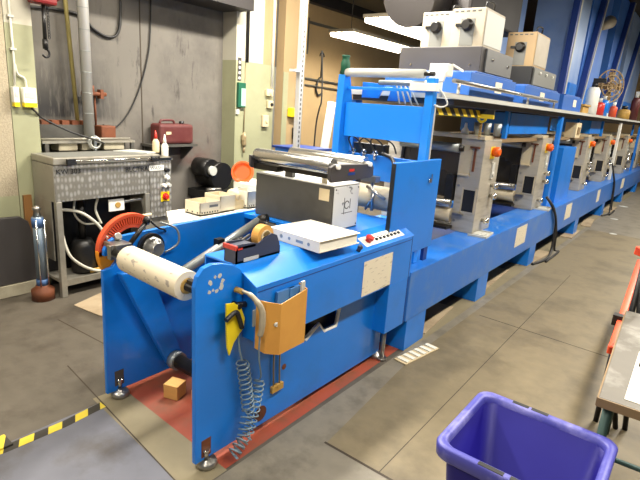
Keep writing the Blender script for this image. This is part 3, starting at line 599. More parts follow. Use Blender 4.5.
# ------------------------------------------------------------------ printing units
def make_unit(label):
    y = 4.42
    u = thing('printing_unit', label, 'printing unit', (-2.0, y + .2, .6), 'printing units along the bed')
    m = MB(); m.box(-1.82, -1.60, y, y + .43, .601, 1.455); fp = obj('side_frame', m, 'steel', u, .004)
    m = MB(); m.box(-2.58, -2.42, y, y + .43, .601, 1.455); obj('side_frame', m, 'steel', u, .004)
    m = MB(); m.box(-1.735, -1.625, y - .003, y + .002, .80, 1.0)
    for x0, x1, z0, z1 in ((-1.75, -1.735, .785, 1.015), (-1.625, -1.61, .785, 1.015)): m.cur = 1; m.box(x0, x1, y - .006, y + .002, z0, z1)
    obj('window_opening', m, ['black', 'steel_cream'], u)
    m = MB(); m.box(-1.805, -1.70, y - .03, y - .001, 1.125, 1.14); m.box(-1.805, -1.705, y - .012, y - .001, 1.14, 1.40); obj('bracket_plate', m, 'steel_cream', u)
    m = MB(); m.box(-1.685, -1.668, y - .014, y - .001, 1.17, 1.38); m.box(-1.72, -1.64, y - .03, y - .001, 1.375, 1.392); obj('slide_bar', m, 'rust', u)
    m = MB(); m.box(-1.80, -1.71, y - .05, y, .755, .775); obj('ledge', m, 'dull_chrome', u)
    for z in (1.03, .70): m = MB(); m.cyl((-1.79, y - .005, z), (-1.79, y, z), .012); obj('bolt', m, 'dull_chrome', u)
    for z, yy in ((1.035, .30), (.935, .30), (.71, .19)):
        m = MB(); m.lathe([(0, 0), (.018, 0), (.018, .4), (.032, .45), (.032, .8), (.02, 1), (0, 1)], (-1.60, y + yy, z), (-1.53, y + yy, z), 14); obj('locking_knob', m, 'chrome', u)
    m = MB(); m.lathe([(0, 0), (.04, 0), (.04, .3), (.045, .35), (.045, .8), (.03, 1), (0, 1)], (-1.60, y + .22, 1.35), (-1.53, y + .22, 1.35), 16); st = obj('emergency_stop', m, 'orange', u)
    m = MB(); m.box(-1.601, -1.597, y + .165, y + .275, 1.285, 1.395); obj('stop_plate', m, 'yellow', st)
    m = MB(); m.box(-1.599, -1.585, y + .24, y + .30, 1.10, 1.25); m.cyl((-1.60, y + .27, 1.14), (-1.575, y + .27, 1.14), .02, n=10); obj('gauge', m, 'lid_grey', u)
    m = MB(); m.box(-2.42, -1.82, y + .05, y + .08, .90, 1.39); obj('dark_panel', m, 'dark_panel', u)
    m = MB(); m.box(-2.58, -1.60, y - .03, y + .2, 1.4555, 1.49); obj('top_beam', m, 'steel_cream', u, .002)
    m = MB(); m.cyl((-2.42, y - .02, 1.365), (-1.82, y - .02, 1.365), .042); ro = obj('web_roller', m, 'tube_grey', u)
    m = MB(); m.cyl((-1.90, y - .02, 1.365), (-1.78, y - .02, 1.365), .026); obj('journal', m, 'black_metal', ro)
    m = MB(); m.cyl((-2.42, y - .06, .86), (-1.82, y - .06, .86), .035); obj('lower_roller', m, 'dull_chrome', u)
    m = MB(); m.cyl((-2.42, y + .0, .74), (-1.82, y + .0, .74), .07); obj('ink_roller', m, 'steel_cream', u)
    m = MB(); m.box(-2.42, -1.80, y - .13, y + .12, .625, .65); m.box(-1.90, -1.83, y - .04, y + .05, .88, 1.12); obj('ink_tray', m, 'black_metal', u)
    return u
u0 = make_unit('first printing unit, nearest the blue cabinet, steel frame with orange stop')
UN = ['second printing unit, between the first unit and the blue post', 'third printing unit, just beyond the narrow blue box', 'fourth printing unit, between the third unit and the white post', 'fifth printing unit, beyond the white post', 'last printing unit at the far end of the press']
for y, lb in zip((6.28, 8.9, 10.85, 13.3, 15.7), UN): dup(u0, (0, y - 4.42, 0), lb)
# deck bars joining units
for k, (y0, y1) in enumerate(((4.86, 6.24), (6.72, 8.86), (9.34, 10.81), (11.3, 13.26), (13.75, 15.66))):
    m = MB(); m.box(-1.78, -1.66, y0, y1, 1.42, 1.455); m.box(-2.5, -2.4, y0, y1, 1.42, 1.455)
    solo('web_table', ('tan bridge rails between the first and second printing units', 'tan bridge rails between the second and third printing units', 'tan bridge rails between the third and fourth printing units', 'tan bridge rails between the fourth and fifth printing units', 'tan bridge rails between the last two printing units')[k], 'rails', m, 'wood_edge', 'bridge rails between units')
Bx = thing('drive_box', 'narrow upright blue box on the bed between second and third printing units', 'cabinet', (-1.7, 7.3, .6))
m = MB(); m.box(-1.85, -1.56, 7.2, 7.95, .601, 1.33); obj('body', m, 'blue', Bx, .004)
m = MB(); m.box(-1.70, -1.64, 7.193, 7.2, 1.10, 1.25); obj('handle', m, 'blue_dark', Bx)

# ------------------------------------------------------------------ cabinet and gantry
K = thing('switch_cabinet', 'blue upright switch cabinet with a small lock behind the console', 'cabinet', (-1.55, 3.04, .6))
m = MB(); m.box(-1.548, -1.52, 2.735, 3.38, .70, 1.342); obj('body', m, 'blue', K, .004)
m = MB(); m.box(-1.55, -1.522, 2.728, 2.7345, .71, 1.335); obj('door_seal', m, 'black', K)
m = MB(); m.cyl((-1.52, 3.22, 1.20), (-1.508, 3.22, 1.20), .016); m.box(-1.512, -1.502, 3.215, 3.225, 1.185, 1.245); obj('lock', m, 'chrome', K)
m = MB(); m.box(-1.548, -1.525, 3.0, 3.06, .601, .70); obj('bracket', m, 'blue_dark', K)
m = MB(); m.box(-1.548, -1.525, 3.28, 3.34, .601, .70); obj('bracket', m, 'blue_dark', K)
Ga = thing('web_gantry', 'bright blue web gantry with a white top roller and wide cross panel', 'gantry', (-1.98, 3.2, .6))
m = MB(); m.box(-1.595, -1.535, 3.15, 3.21, .601, 1.875); obj('post', m, 'blue_light', Ga, .004)
m = MB(); m.prism([(3.12, .601), (3.12, 1.50), (3.14, 1.885), (3.21, 1.885), (3.27, 1.66), (3.27, .601)], 'x', -2.31, -2.25); obj('post', m, 'blue_light', Ga, .004)
m = MB(); m.box(-2.25, -1.595, 3.17, 3.185, 1.445, 1.69); obj('cross_panel', m, 'blue_light', Ga, .002)
m = MB(); m.box(-2.25, -1.595, 3.18, 3.205, 1.785, 1.805); obj('cross_bar', m, 'blue_light', Ga, .002)
m = MB(); m.lathe([(0, 0), (.03, 0), (.03, 1), (0, 1)], (-2.255, 3.165, 1.90), (-1.62, 3.165, 1.90)); gr = obj('top_roller', m, 'lid_grey', Ga)
m = MB(); m.cyl((-2.31, 3.165, 1.90), (-2.255, 3.165, 1.90), .014); obj('axle', m, 'black_metal', gr)
m = MB(); m.cyl((-1.62, 3.165, 1.90), (-1.55, 3.165, 1.90), .014); obj('axle', m, 'black_metal', gr)
m = MB(); m.prism([(-2.25, 1.735), (-2.25, 1.85), (-2.05, 1.84), (-2.10, 1.735)], 'y', 3.38, 3.395); obj('rear_plate', m, 'blue', Ga, .002)
m = MB(); m.prism([(-2.03, 1.72), (-1.99, 1.86), (-1.85, 1.86), (-1.83, 1.72)], 'y', 3.40, 3.415); obj('rear_plate', m, 'blue', Ga, .002)
for q in range(4):
    m = MB(); m.tube([(-1.93 + .03 * q, 3.33, 1.86), (-1.88 + .05 * q, 3.33, 1.70)], .006, 6); obj('air_line', m, 'lid_grey', Ga)
m = MB(); m.box(-1.5345, -1.531, 3.193, 3.21, .70, 1.70); obj('edge_strip', m, 'lid_grey', Ga)  # pale strip stands in for the highlight along the post edge
m = MB(); m.box(-2.25, -1.58, 3.28, 3.32, 1.13, 1.315); obj('low_panel', m, 'blue', Ga, .002)
m = MB(); m.cyl((-2.05, 3.30, 1.845), (-1.62, 3.30, 1.845), .018); m.cyl((-1.68, 3.30, 1.845), (-1.63, 3.30, 1.845), .022); obj('small_roller', m, 'tube_grey', Ga)
m = MB(); m.cyl((-2.25, 3.08, 1.04), (-1.62, 3.08, 1.04), .085); obj('print_cylinder', m, 'steel_cream', Ga)
V = thing('valve_set', 'cluster of black solenoid valves and thin looping hoses below the gantry panel', 'valves', (-2.1, 3.25, 1.3))
for x in (-2.20, -2.10, -2.0):
    m = MB(Matrix.Translation((-.005, -.02, -.035))); m.box(x - .045, x + .045, 3.34, 3.41, 1.34, 1.43); obj('valve', m, 'black', V, .006)
    m = MB(Matrix.Translation((-.005, -.02, -.035))); m.cyl((x, 3.28, 1.315), (x, 3.28, 1.37), .014); m.tube([(x - .03, 3.27, 1.36), (x + .03, 3.27, 1.36)], .009); m.cyl((x, 3.28, 1.37), (x, 3.28, 1.39), .02, n=10); obj('fitting', m, 'chrome', V)
m = MB(Matrix.Translation((-.005, -.02, -.035)))
for k in range(4):
    x = -2.28 + k * .1; m.tube(smooth_path([(x, 3.26, 1.36), (x - .05, 3.25, 1.44 + .02 * (k % 2)), (x + .03, 3.25, 1.49), (x + .12, 3.28, 1.45), (x + .13, 3.33, 1.38)]), .006)
m.tube(smooth_path([(-1.95, 3.3, 1.37), (-1.85, 3.27, 1.35), (-1.78, 3.2, 1.30)]), .014); obj('hose', m, 'cable', V)
m = MB(Matrix.Translation((-.005, -.02, -.035)))
m.tube([(-1.83, 3.0, 1.22), (-1.80, 2.98, 1.0)], .012); m.tube([(-1.87, 3.0, 1.16), (-1.70, 2.97, 1.10)], .012); m.tube([(-1.86, 2.99, 1.0), (-1.79, 2.98, 1.12)], .01); m.box(-1.90, -1.78, 2.96, 3.02, 1.20, 1.24)
obj('linkage', m, 'dull_chrome', V)
m = MB(); m.lathe([(0, 0), (.035, 0), (.035, .6), (.026, .75), (.026, .9), (.03, .92), (.03, 1), (0, 1)], (-2.275, 3.17, 1.886), (-2.275, 3.17, 2.02), 16)
solo('oil_bottle', 'dark green bottle standing on the left gantry post', 'bottle', m, 'green')

# ------------------------------------------------------------------ shelf above the units
S = thing('overhead_shelf', 'long grey overhead shelf on blue posts above the printing units', 'shelf', (-1.9, 10, .6))
m = MB(); m.box(-2.5, -1.50, 3.50, 17, 1.760, 1.795); m.box(-1.527, -1.50, 3.215, 3.50, 1.760, 1.795); obj('board', m, 'lid_grey', S, .003)
m = MB(); m.box(-2.45, -1.56, 3.55, 17, 1.72, 1.7595); obj('under_frame', m, 'charcoal', S)
for k, y in enumerate((6.76, 11.55, 14.7)):
    m = MB(); m.box(-1.595, -1.55, y, y + .10, .601, 1.7195); obj('post', m, ('blue', 'white', 'blue')[k], S, .003, label='white post' if k == 1 else None)
for k, y in enumerate((5.1, 8.3, 10.3, 12.4, 14.4)):
    m = MB(); m.box(-1.70, -1.66, y, y + .06, 1.4555, 1.7195); obj('post', m, 'blue', S, .003)
for k, y in enumerate((3.6, 6.76, 11.55, 14.7)):
    m = MB(); m.box(-2.5, -2.45, y, y + .10, .601, 1.7195); obj('post', m, 'blue', S, .003)
m = MB(); m.cyl((-1.56, 3.5, 1.885), (-1.56, 6.4, 1.875), .016)
for y in (3.6, 5.3, 6.3): m.cyl((-1.56, y, 1.796), (-1.56, y, 1.885), .012, n=8)
obj('guard_rail', m, 'dull_chrome', S)
m = MB(); m.box(-2.2, -1.68, 5.25, 6.7, 1.50, 1.71); obj('blue_hood', m, 'blue', S, .004)
m = MB(); m.box(-2.3, -1.68, 9.3, 10.2, 1.5, 1.71); obj('blue_hood', m, 'blue', S, .004)
m = MB(); m.box(-2.05, -1.485, 4.2, 4.215, 1.638, 1.715); obj('hazard_strip', m, 'hazard', S, label='yellow and black striped warning strip')
m = MB(); m.box(-1.605, -1.60, 3.33, 4.2, 1.645, 1.70); obj('hazard_strip', m, 'hazard', S, label='yellow and black striped warning strip')
# chain hook, cups
Hk = thing('chain_hook', 'yellow hook and chain hanging from the shelf by the first printing unit', 'hook', (-1.62, 4.3, 1.5))
m = MB(); m.tube([(-1.60 + .035 * cos(a), 4.25, 1.645 + .035 * sin(a)) for a in [2 * PI * k / 14 for k in range(14)]], .011, closed=True); obj('hook', m, 'yellow', Hk)
m = MB()
for k in range(7): m.tube([(-1.60 + .009 * cos(a), 4.25 + .004 * sin(a), 1.60 - k * .02 + .014 * sin(a)) for a in [2 * PI * q / 8 for q in range(8)]], .003, 6, closed=True)
obj('chain', m, 'core', Hk)
for k, x in enumerate((-1.86, -1.78, -1.70)):
    m = MB(); m.lathe([(0, 0), (.028, 0), (.034, 1), (.031, 1), (.026, .04), (0, .04)], (x + .12, 4.55 + .03 * k, 1.4905), (x + .12, 4.55 + .03 * k, 1.60), 16)
    solo('plastic_cup', ('white cup on top of the first printing unit, nearest the hook', 'middle white cup on top of the first printing unit', 'white cup on the first printing unit beside the blue hood')[k], 'cup', m, 'tube_grey', 'cups on the first unit')
m = MB(); m.lathe([(0, 0), (.035, 0), (.035, .3), (.03, .4), (.015, .6), (.01, 1), (0, 1)], (-1.82, 4.47, 1.4905), (-1.82, 4.47, 1.59), 14)
solo('oil_can', 'small white squeeze bottle on the corner of the first printing unit', 'bottle', m, 'white')

# blue carriers and control boxes on the shelf
for k, (y0, y1) in enumerate(((3.95, 5.05), (5.35, 6.75), (6.95, 8.0))):
    m = MB(); m.box(-2.4, -1.62, y0, y1, 1.796, 1.985); m.box(-2.4, -1.625, y0 + .1, y1 - .1, 1.985, 2.0)
    o = solo('carrier_box', ('long blue box on the shelf under the nearer grey control box', 'blue box on the shelf under the smaller control box', 'third blue box along the shelf')[k], 'box', m, 'carrier_blue', 'blue boxes on the shelf', .004)
    m = MB(); m.box(-1.62, -1.617, y0 + .55, y0 + .72, 1.86, 1.95); obj('sticker', m, 'paper', o)
c1 = thing('control_box', 'large charcoal control box with a grey door on the shelf, nearest', 'control box', (-2.0, 4.7, 2.0), 'control boxes on the shelf')
m = MB(); m.box(-2.42, -1.665, 4.20, 4.95, 2.0005, 2.205); obj('body', m, 'charcoal', c1, .004)
m = MB(); m.box(-1.6648, -1.645, 4.28, 4.93, 2.01, 2.195); dr = obj('door', m, 'charcoal_light', c1, .003)
m = MB()
for y, z in ((4.42, 2.12), (4.82, 2.10)): m.cyl((-1.645, y, z), (-1.635, y, z), .012, n=12)
obj('latch', m, 'chrome', dr)
m = MB()
for x in (-2.3, -2.1, -1.9, -1.75): m.cyl((x, 4.195, 2.06), (x, 4.2, 2.06), .008, n=10)
obj('screw', m, 'chrome', c1)
c2 = thing('control_box', 'smaller black control box with pale grey door, second along the shelf', 'control box', (-1.85, 6.1, 2.0), 'control boxes on the shelf')
m = MB(); m.box(-2.1, -1.665, 5.62, 6.55, 2.0005, 2.19); obj('body', m, 'black', c2, .004)
m = MB(); m.box(-1.6648, -1.645, 5.66, 6.52, 2.01, 2.18); dr = obj('door', m, 'mid_grey', c2, .003)
m = MB()
for y in (5.85, 6.1, 6.35): m.cyl((-1.645, y, 2.14), (-1.632, y, 2.14), .014, n=12)
obj('lamp_button', m, 'white', dr)
def blower(nm, lb, x0, x1, y0, y1, z0, z1, front, side):
    t = thing('air_blower', lb, 'blower', ((x0 + x1) / 2, (y0 + y1) / 2, z0), 'air blowers above the shelf')
    m = MB(); m.box(x0, x1, y0, y1, z0, z1); obj('housing', m, front, t, .005)
    m = MB(); m.box(x1, x1 + .004, y0 + .015, y1 - .01, z0 + .02, z1 - .02); obj('side_panel', m, side, t)
    cx = (x0 + x1) / 2; cz = (z0 + z1) / 2 + .02
    m = MB(); m.lathe([(0, 0), (.05, 0), (.05, .4), (.035, .5), (.035, 1), (0, 1)], (cx, y0, cz), (cx, y0 - .05, cz), 16); m.box(cx - .1, cx, y0 - .02, y0, cz - .01, cz + .012); obj('motor', m, 'black_metal', t)
    m = MB(); m.box(cx - .06, cx + .06, y0 - .003, y0, z0 + .01, cz + .05); obj('dark_plate', m, 'mid_grey', t)
    m = MB()
    for q in range(5): m.box(x0 + .02 + q * (x1 - x0 - .04) / 5, x0 + .02 + (q + .6) * (x1 - x0 - .04) / 5, y0 - .002, y0, z1 - .03, z1 - .018)
    obj('vent_slots', m, 'grey_metal', t)
    m = MB(); m.tube(smooth_path([(x1 - .03, y0 + .05, z1), (x1 - .02, y0 + .06, z1 + .05), (x1 - .0, y0 + .15, z1 + .05), (x1 - .02, y0 + .2, z1)]), .008); obj('lifting_loop', m, 'black', t)
    return t
blower('a', 'off-white air blower on the nearer control box, left one of the pair', -2.27, -1.99, 4.28, 4.62, 2.206, 2.50, 'vent_white', 'vent_white')
blower('b', 'off-white air blower on the nearer control box, right one with pale side', -1.98, -1.69, 4.25, 4.70, 2.206, 2.51, 'vent_white', 'lid_grey')
blower('c', 'tan air blower with pale side standing on the black control box', -1.98, -1.68, 5.66, 6.15, 2.191, 2.53, 'vent_tan', 'vent_white')
# cables and tags on the gantry corner
m = MB(); m.box(-1.66, -1.52, 3.3, 3.38, 1.90, 1.98); m.box(-1.70, -1.50, 3.12, 3.16, 1.79, 1.84); m.prism([(-1.66, 1.84), (-1.52, 1.86), (-1.50, 1.93), (-1.60, 1.92)], 'y', 3.24, 3.26); m.prism([(-1.52, 1.97), (-1.44, 1.93), (-1.44, 1.945), (-1.52, 1.985)], 'y', 3.36, 3.37); m.box(-1.6, -1.56, 3.25, 3.33, 1.796, 1.91)
solo('cable_junction', 'white junction box and tags at the near shelf corner above the gantry', 'junction box', m, 'white', bevel=.004)
m = MB(); m.tube(smooth_path([(-1.53, 3.2, 1.82), (-1.49, 3.2, 1.78), (-1.46, 3.22, 1.72), (-1.49, 3.2, 1.695), (-1.55, 3.18, 1.71)]), .006)
solo('wire_loop', 'thin white cord looping below the near shelf corner', 'cord', m, 'white')
# desk fan and bottles on the far shelf
F = thing('desk_fan', 'tan round desk fan standing on the far part of the shelf', 'fan', (-1.85, 11.3, 1.796))
m = MB(); m.lathe([(0, 0), (.16, 0), (.16, .1), (.03, .2), (.03, 1), (0, 1)], (-1.85, 11.4, 1.796), (-1.85, 11.4, 2.25)); obj('base', m, 'white', F)
m = MB()
dn = Vector((.75, -.65, 0)).normalized(); c = Vector((-1.85, 11.3, 2.38)); sx = Vector((0, 0, 1)); sy = dn.cross(sx)
for r in (.30, .2, .1):
    m.tube([c + (sx * cos(a) + sy * sin(a)) * r + dn * (.08 * (1 - r / .3)) for a in [2 * PI * k / 24 for k in range(24)]], .012, 6, closed=True)
for k in range(12):
    a = 2 * PI * k / 12; e = (sx * cos(a) + sy * sin(a)); m.tube([c + e * .3, c + dn * .09 + e * .02], .006, 5); m.tube([c + e * .3, c - dn * .1 + e * .02], .006, 5)
obj('cage', m, 'vent_tan', F)
m = MB()
for k in range(4):
    a = PI / 2 * k; e = sx * cos(a) + sy * sin(a); g = dn.cross(e); m.add([c + e * .05 - g * .03, c + e * .26 - g * .07, c + e * .26 + g * .08, c + e * .05 + g * .03 + dn * .02, c + e * .05 - g * .03 - dn * .006, c + e * .26 - g * .07 - dn * .006, c + e * .26 + g * .08 - dn * .006, c + e * .05 + g * .03 + dn * .014], [(0, 1, 2, 3), (7, 6, 5, 4), (0, 4, 5, 1), (1, 5, 6, 2), (2, 6, 7, 3), (3, 7, 4, 0)])
m.cyl(c - dn * .12, c + dn * .06, .06); obj('blades', m, 'wood_edge', F)
items = (('spray_bottle', 'white spray bottle with black head on the shelf left of the desk fan', 'bottle', -1.7, 9.1, .16, .42, 'white', 'black'), ('paint_tin', 'red tin on the shelf beside the spray bottle', 'tin', -1.7, 9.75, .15, .22, 'red', 'lid_grey'),
         ('paint_tin', 'blue tin between the red tin and the desk fan', 'tin', -1.72, 10.25, .14, .28, 'blue', 'lid_grey'), ('glue_pot', 'orange pot in front of the desk fan on the shelf', 'pot', -1.62, 10.7, .11, .2, 'red_orange', 'white'),
         ('oil_can', 'yellow can on the shelf right of the desk fan', 'can', -1.66, 12.3, .2, .2, 'core', 'black'), ('spray_bottle', 'dark bottle with white cap at the far right of the shelf', 'bottle', -1.64, 13.6, .15, .5, 'maroon', 'white'))
for nm, lb, ct, x, y, r, hh, ma, mb_ in items:
    t = thing(nm, lb, ct, (x, y, 1.796), 'containers on the far shelf')
    r *= .6
    m = MB(); m.lathe([(0, 0), (r, 0), (r, .85), (r * .7, 1), (0, 1)], (x, y, 1.796), (x, y, 1.796 + hh), 14); obj('body', m, ma, t)
    m = MB(); m.cyl((x, y, 1.796 + hh), (x, y, 1.796 + hh + .07), r * .45, n=12)
    if 'spray' in nm: m.box(x - .03, x + .15, y - .03, y + .03, 1.866 + hh, 1.93 + hh)
    obj('cap', m, mb_, t)
m = MB(); m.box(-1.88, -1.62, 8.15, 8.55, 1.796, 1.9); m.box(-1.9, -1.6, 8.13, 8.57, 1.9, 1.925)
solo('card_box', 'small brown box on the shelf below the blue towers', 'box', m, 'core')
Sk = thing('wall_socket_box', 'pale socket box fixed under the shelf beside the narrow blue box', 'socket box', (-1.6, 7.9, 1.45))
m = MB(); m.box(-1.75, -1.60, 7.9, 8.2, 1.45, 1.66); obj('case', m, 'cream', Sk, .004)
m = MB(); m.box(-1.60, -1.59, 7.98, 8.12, 1.5, 1.6); obj('socket', m, 'wood_edge', Sk)

# tall blue drying towers behind the shelf
def tower(lb, y0, y1, x, lean, ma):
    t = thing('drying_tower', lb, 'tower', (x, y0, 1.8), 'drying towers above the far shelf')
    m = MB(); m.box(x - .5, x, y0 + .12, y1, 1.796, 4.15); obj('sheet_panel', m, ma, t, .004)
    m = MB(); m.add([(x + d, y0 + e + q, z) for z, q in ((1.796, 0), (4.15, lean)) for d, e in ((0.005, 0), (.09, 0), (.09, .14), (.005, .14))], [(3, 2, 1, 0), (4, 5, 6, 7), (0, 1, 5, 4), (1, 2, 6, 5), (2, 3, 7, 6), (3, 0, 4, 7)]); obj('mast', m, 'mast_blue', t)
    m = MB(); m.add([(x + d, y0 + e + q, z) for z, q in ((1.796, 0), (4.15, lean)) for d, e in ((.0905, .09), (.098, .09), (.098, .145), (.0905, .145))], [(3, 2, 1, 0), (4, 5, 6, 7), (0, 1, 5, 4), (1, 2, 6, 5), (2, 3, 7, 6), (3, 0, 4, 7)]); obj('edge_strip', m, 'lid_grey', t)
    m = MB(); m.box(x - .002, x + .03, y0 + .6, y1 - .1, 1.80, 2.25); obj('lower_plate', m, 'blue', t, .004)
    return t
tower('first drying tower above the shelf, pale blue-grey sheet behind a dark mast', 8.05, 9.25, -2.0, .12, 'tower_grey')
tower('second drying tower along the shelf, blue sheet with a leaning mast', 9.35, 11.0, -2.02, .75, 'tower_blue')
tower('third drying tower along the shelf, blue sheet behind the desk fan', 11.7, 13.2, -2.04, 1.1, 'tower_blue')
tower('farthest drying tower at the right end of the shelf', 13.7, 16.5, -2.06, 1.4, 'tower_grey')
m = MB(); m.box(-3.1, -2.55, 6.7, 7.9, 2.1, 4.2)
solo('air_duct', 'pale blue-grey duct dropping from the ceiling behind the tan blower', 'duct', m, 'tower_grey', bevel=.02)
m = MB(); m.lathe([(0, 0), (.11, 0), (.07, .6), (.04, 1), (0, 1)], (-1.93, 10.5, 3.40), (-1.93, 9.95, 3.22), 18)
solo('spot_lamp', 'cream cone lamp on the mast of the second drying tower', 'lamp', m, 'vent_white')
Du = thing('dark_backdrop', 'dark backdrop block added for the dim hall above the air blowers', 'duct', (-2.4, 6, 2.6))  # dark shapes added to stand in for the dim hall behind
m = MB(); m.box(-2.95, -2.15, 5.0, 6.5, 2.6, 4.15); obj('backdrop_block', m, 'duct_dark', Du, .03)
m = MB(); m.cyl((-2.62, 5.0, 2.80), (-2.62, 4.6, 2.72), .28); obj('round_duct', m, 'duct_dark', Du)

# ------------------------------------------------------------------ steel washing machine
W = thing('washing_machine', 'stainless parts washing machine with swirl-polished front against the concrete wall', 'machine', (-4.1, 2.3, 0))
m = MB(); m.box(-4.28, -3.925, 1.77, 2.83, .79, 1.075); tk = obj('tank', m, 'swirl', W, .004)
m = MB(); m.box(-3.9245, -3.92, 2.60, 2.825, .56, 1.07); obj('control_panel', m, 'swirl', W)
m = MB(); m.box(-4.28, -3.94, 2.60, 2.825, .10, .79); obj('control_housing', m, 'frame_steel', W)
m = MB(); m.box(-4.29, -3.915, 1.766, 2.70, 1.078, 1.135); ld = obj('lid', m, 'frame_steel', W, .008)
m = MB(); m.box(-4.26, -3.95, 1.80, 2.66, 1.135, 1.1365); obj('lid_panel', m, 'mid_grey', ld)
m = MB(); m.box(-3.905, -3.88, 1.86, 1.93, 1.085, 1.125); m.cur = 1; m.cyl((-3.885, 1.92, 1.108), (-3.885, 2.66, 1.108), .008); m.cur = 0; m.box(-3.905, -3.88, 2.60, 2.68, 1.09, 1.12); obj('lid_handle', m, ['black', 'chrome'], ld)
m = MB(); m.box(-4.28, -3.93, 2.70, 2.85, 1.078, 1.10); m.cur = 1; m.box(-3.93, -3.9, 2.70, 2.84, 1.095, 1.102); obj('end_cap', m, ['frame_steel', 'black'], W)
for x0, x1, y0, y1 in ((-3.965, -3.92, 1.77, 1.815), (-4.28, -4.235, 1.77, 1.815), (-3.965, -3.92, 2.55, 2.595), (-4.28, -4.235, 2.78, 2.825)):
    m = MB(); m.box(x0, x1, y0, y1, .001, .79); obj('leg', m, 'frame_steel', W, .003)
m = MB(); m.box(-4.28, -4.0, 1.765, 1.772, .30, .79); obj('side_panel', m, 'frame_steel', W)
m = MB(); m.box(-4.28, -3.926, 1.766, 1.7695, .79, 1.075); obj('end_sheet', m, 'frame_steel', W)
m = MB(); m.box(-4.28, -3.935, 1.80, 2.6, .10, .125); m.box(-3.95, -3.93, 1.80, 2.6, .09, .14); obj('bottom_shelf', m, 'frame_steel', W)
m = MB(); m.box(-4.27, -4.25, 1.82, 2.6, .13, .79); obj('back_plate', m, 'black_metal', W)
lettering('lettering', 'KW 303', .056, 'black', W, (-3.9225, 1.785, 1.008), (0, 1, 0), (0, 0, 1))
lettering('lettering', 'BLCTRA', .062, 'black', W, (-3.9175, 2.36, .992), (0, 1, 0), (0, 0, 1))
m = MB(); m.box(-3.9195, -3.917, 2.595, 2.745, .99, 1.037); pl = obj('name_plate', m, 'white', W)
lettering('lettering', 'WASH', .044, 'mid_grey', W, (-3.9165, 2.605, .998), (0, 1, 0), (0, 0, 1))
for z, y, mm, r in ((.99, 2.77, 'black', .017), (.925, 2.77, 'white', .018), (.85, 2.74, 'white', .016), (.85, 2.79, 'lid_grey', .016)):
    m = MB(); m.lathe([(0, 0), (r * 1.3, 0), (r * 1.3, .2), (r, .3), (r, 1), (0, 1)], (-3.92, y, z), (-3.885, y, z), 14); obj('switch_knob', m, mm, W)
m = MB(); m.box(-3.92, -3.916, 2.71, 2.80, .70, .79); m.cur = 1; m.cyl((-3.918, 2.755, .745), (-3.905, 2.755, .745), .032); m.cyl((-3.905, 2.755, .745), (-3.88, 2.755, .745), .02); obj('main_switch', m, ['yellow', 'red'], W)
# pump and plumbing inside
m = MB(); m.lathe([(0, 0), (.09, 0), (.1, .1), (.1, .8), (.07, 1), (0, 1)], (-4.10, 2.05, .126), (-4.10, 2.05, .42), 20); m.cyl((-4.1, 2.05, .42), (-4.1, 2.05, .79), .03); m.cyl((-4.14, 2.1, .3), (-4.05, 2.5, .34), .055); m.box(-4.2, -4.0, 2.2, 2.45, .13, .26); obj('pump', m, 'black_metal', W)
m = MB(); m.tube(smooth_path([(-3.99, 1.82, .72), (-3.98, 1.98, .68), (-3.97, 2.12, .56), (-3.96, 2.2, .42), (-3.99, 2.3, .3)]), .013); m.tube(smooth_path([(-4.05, 1.86, .50), (-4.0, 1.9, .30), (-3.98, 2.1, .15), (-4.0, 2.35, .15)]), .012); m.tube(smooth_path([(-4.05, 1.98, .78), (-4.03, 1.96, .66), (-4.05, 2.05, .56), (-4.05, 2.2, .55)]), .009); m.tube(smooth_path([(-4.0, 2.15, .78), (-3.99, 2.12, .68), (-3.98, 2.16, .56)]), .010); obj('hose', m, 'pale_cable', W)
m = MB(); m.box(-3.965, -3.95, 2.22, 2.36, .66, .76); m.cur = 1; m.cyl((-3.95, 2.30, .71), (-3.945, 2.30, .71), .025); obj('gauge_plate', m, ['white', 'core'], W)
m = MB(); m.tube(smooth_path([(-3.97, 2.26, .72), (-3.97, 2.5, .735), (-3.97, 2.55, .71), (-3.97, 2.57, .55), (-3.97, 2.57, .2)]), .016); obj('pipe', m, 'dull_chrome', W)
m = MB(); m.sphere((-4.0, 2.28, .16), .045); m.sphere((-4.02, 2.18, .155), .04); m.box(-4.1, -4.0, 2.36, 2.48, .126, .2); m.cyl((-4.0, 2.05, .15), (-3.98, 2.25, .16), .018); obj('valve_block', m, 'core', W)

# things on and behind the washing machine
for k, (y, x, top, lb) in enumerate(((2.755, -4.05, 'red', 'small glue bottle with red nozzle on the washing machine'), (2.83, -4.02, 'white', 'white glue bottle with white nozzle on the washing machine'))):
    t = thing('glue_bottle', lb, 'bottle', (x, y, 1.136), 'glue bottles on the washing machine')
    zb = 1.1355 if k == 0 else 1.101
    m = MB(); m.lathe([(0, 0), (.03, 0), (.032, .1), (.032, .75), (.014, 1), (0, 1)], (x, y, zb), (x, y, zb + .125), 16); obj('body', m, 'cream' if k == 0 else 'white', t)
    m = MB(); m.lathe([(.0, 0), (.016, 0), (.014, .3), (.004, 1), (0, 1)], (x, y, zb + .125), (x, y, zb + .20), 12); obj('nozzle', m, top, t)
m = MB(); m.prism([(-4.20, 2.42), (-3.96, 2.60), (-4.0, 2.72), (-4.26, 2.64)], 'z', 1.136, 1.146)
solo('paper_pad', 'pale flat pad lying on the washing machine lid beside the glue bottles', 'pad', m, 'lid_grey')
Jc = thing('jerrycan', 'maroon plastic jerrycan behind the right end of the washing machine', 'jerrycan', (-4.4, 3.2, 1.15))
m = MB(); m.box(-4.50, -4.32, 2.99, 3.40, 1.175, 1.375); obj('body', m, 'maroon', Jc, .03, seg=3)
m = MB(); m.cyl((-4.41, 3.31, 1.37), (-4.41, 3.31, 1.40), .025, n=14); obj('cap', m, 'black', Jc)
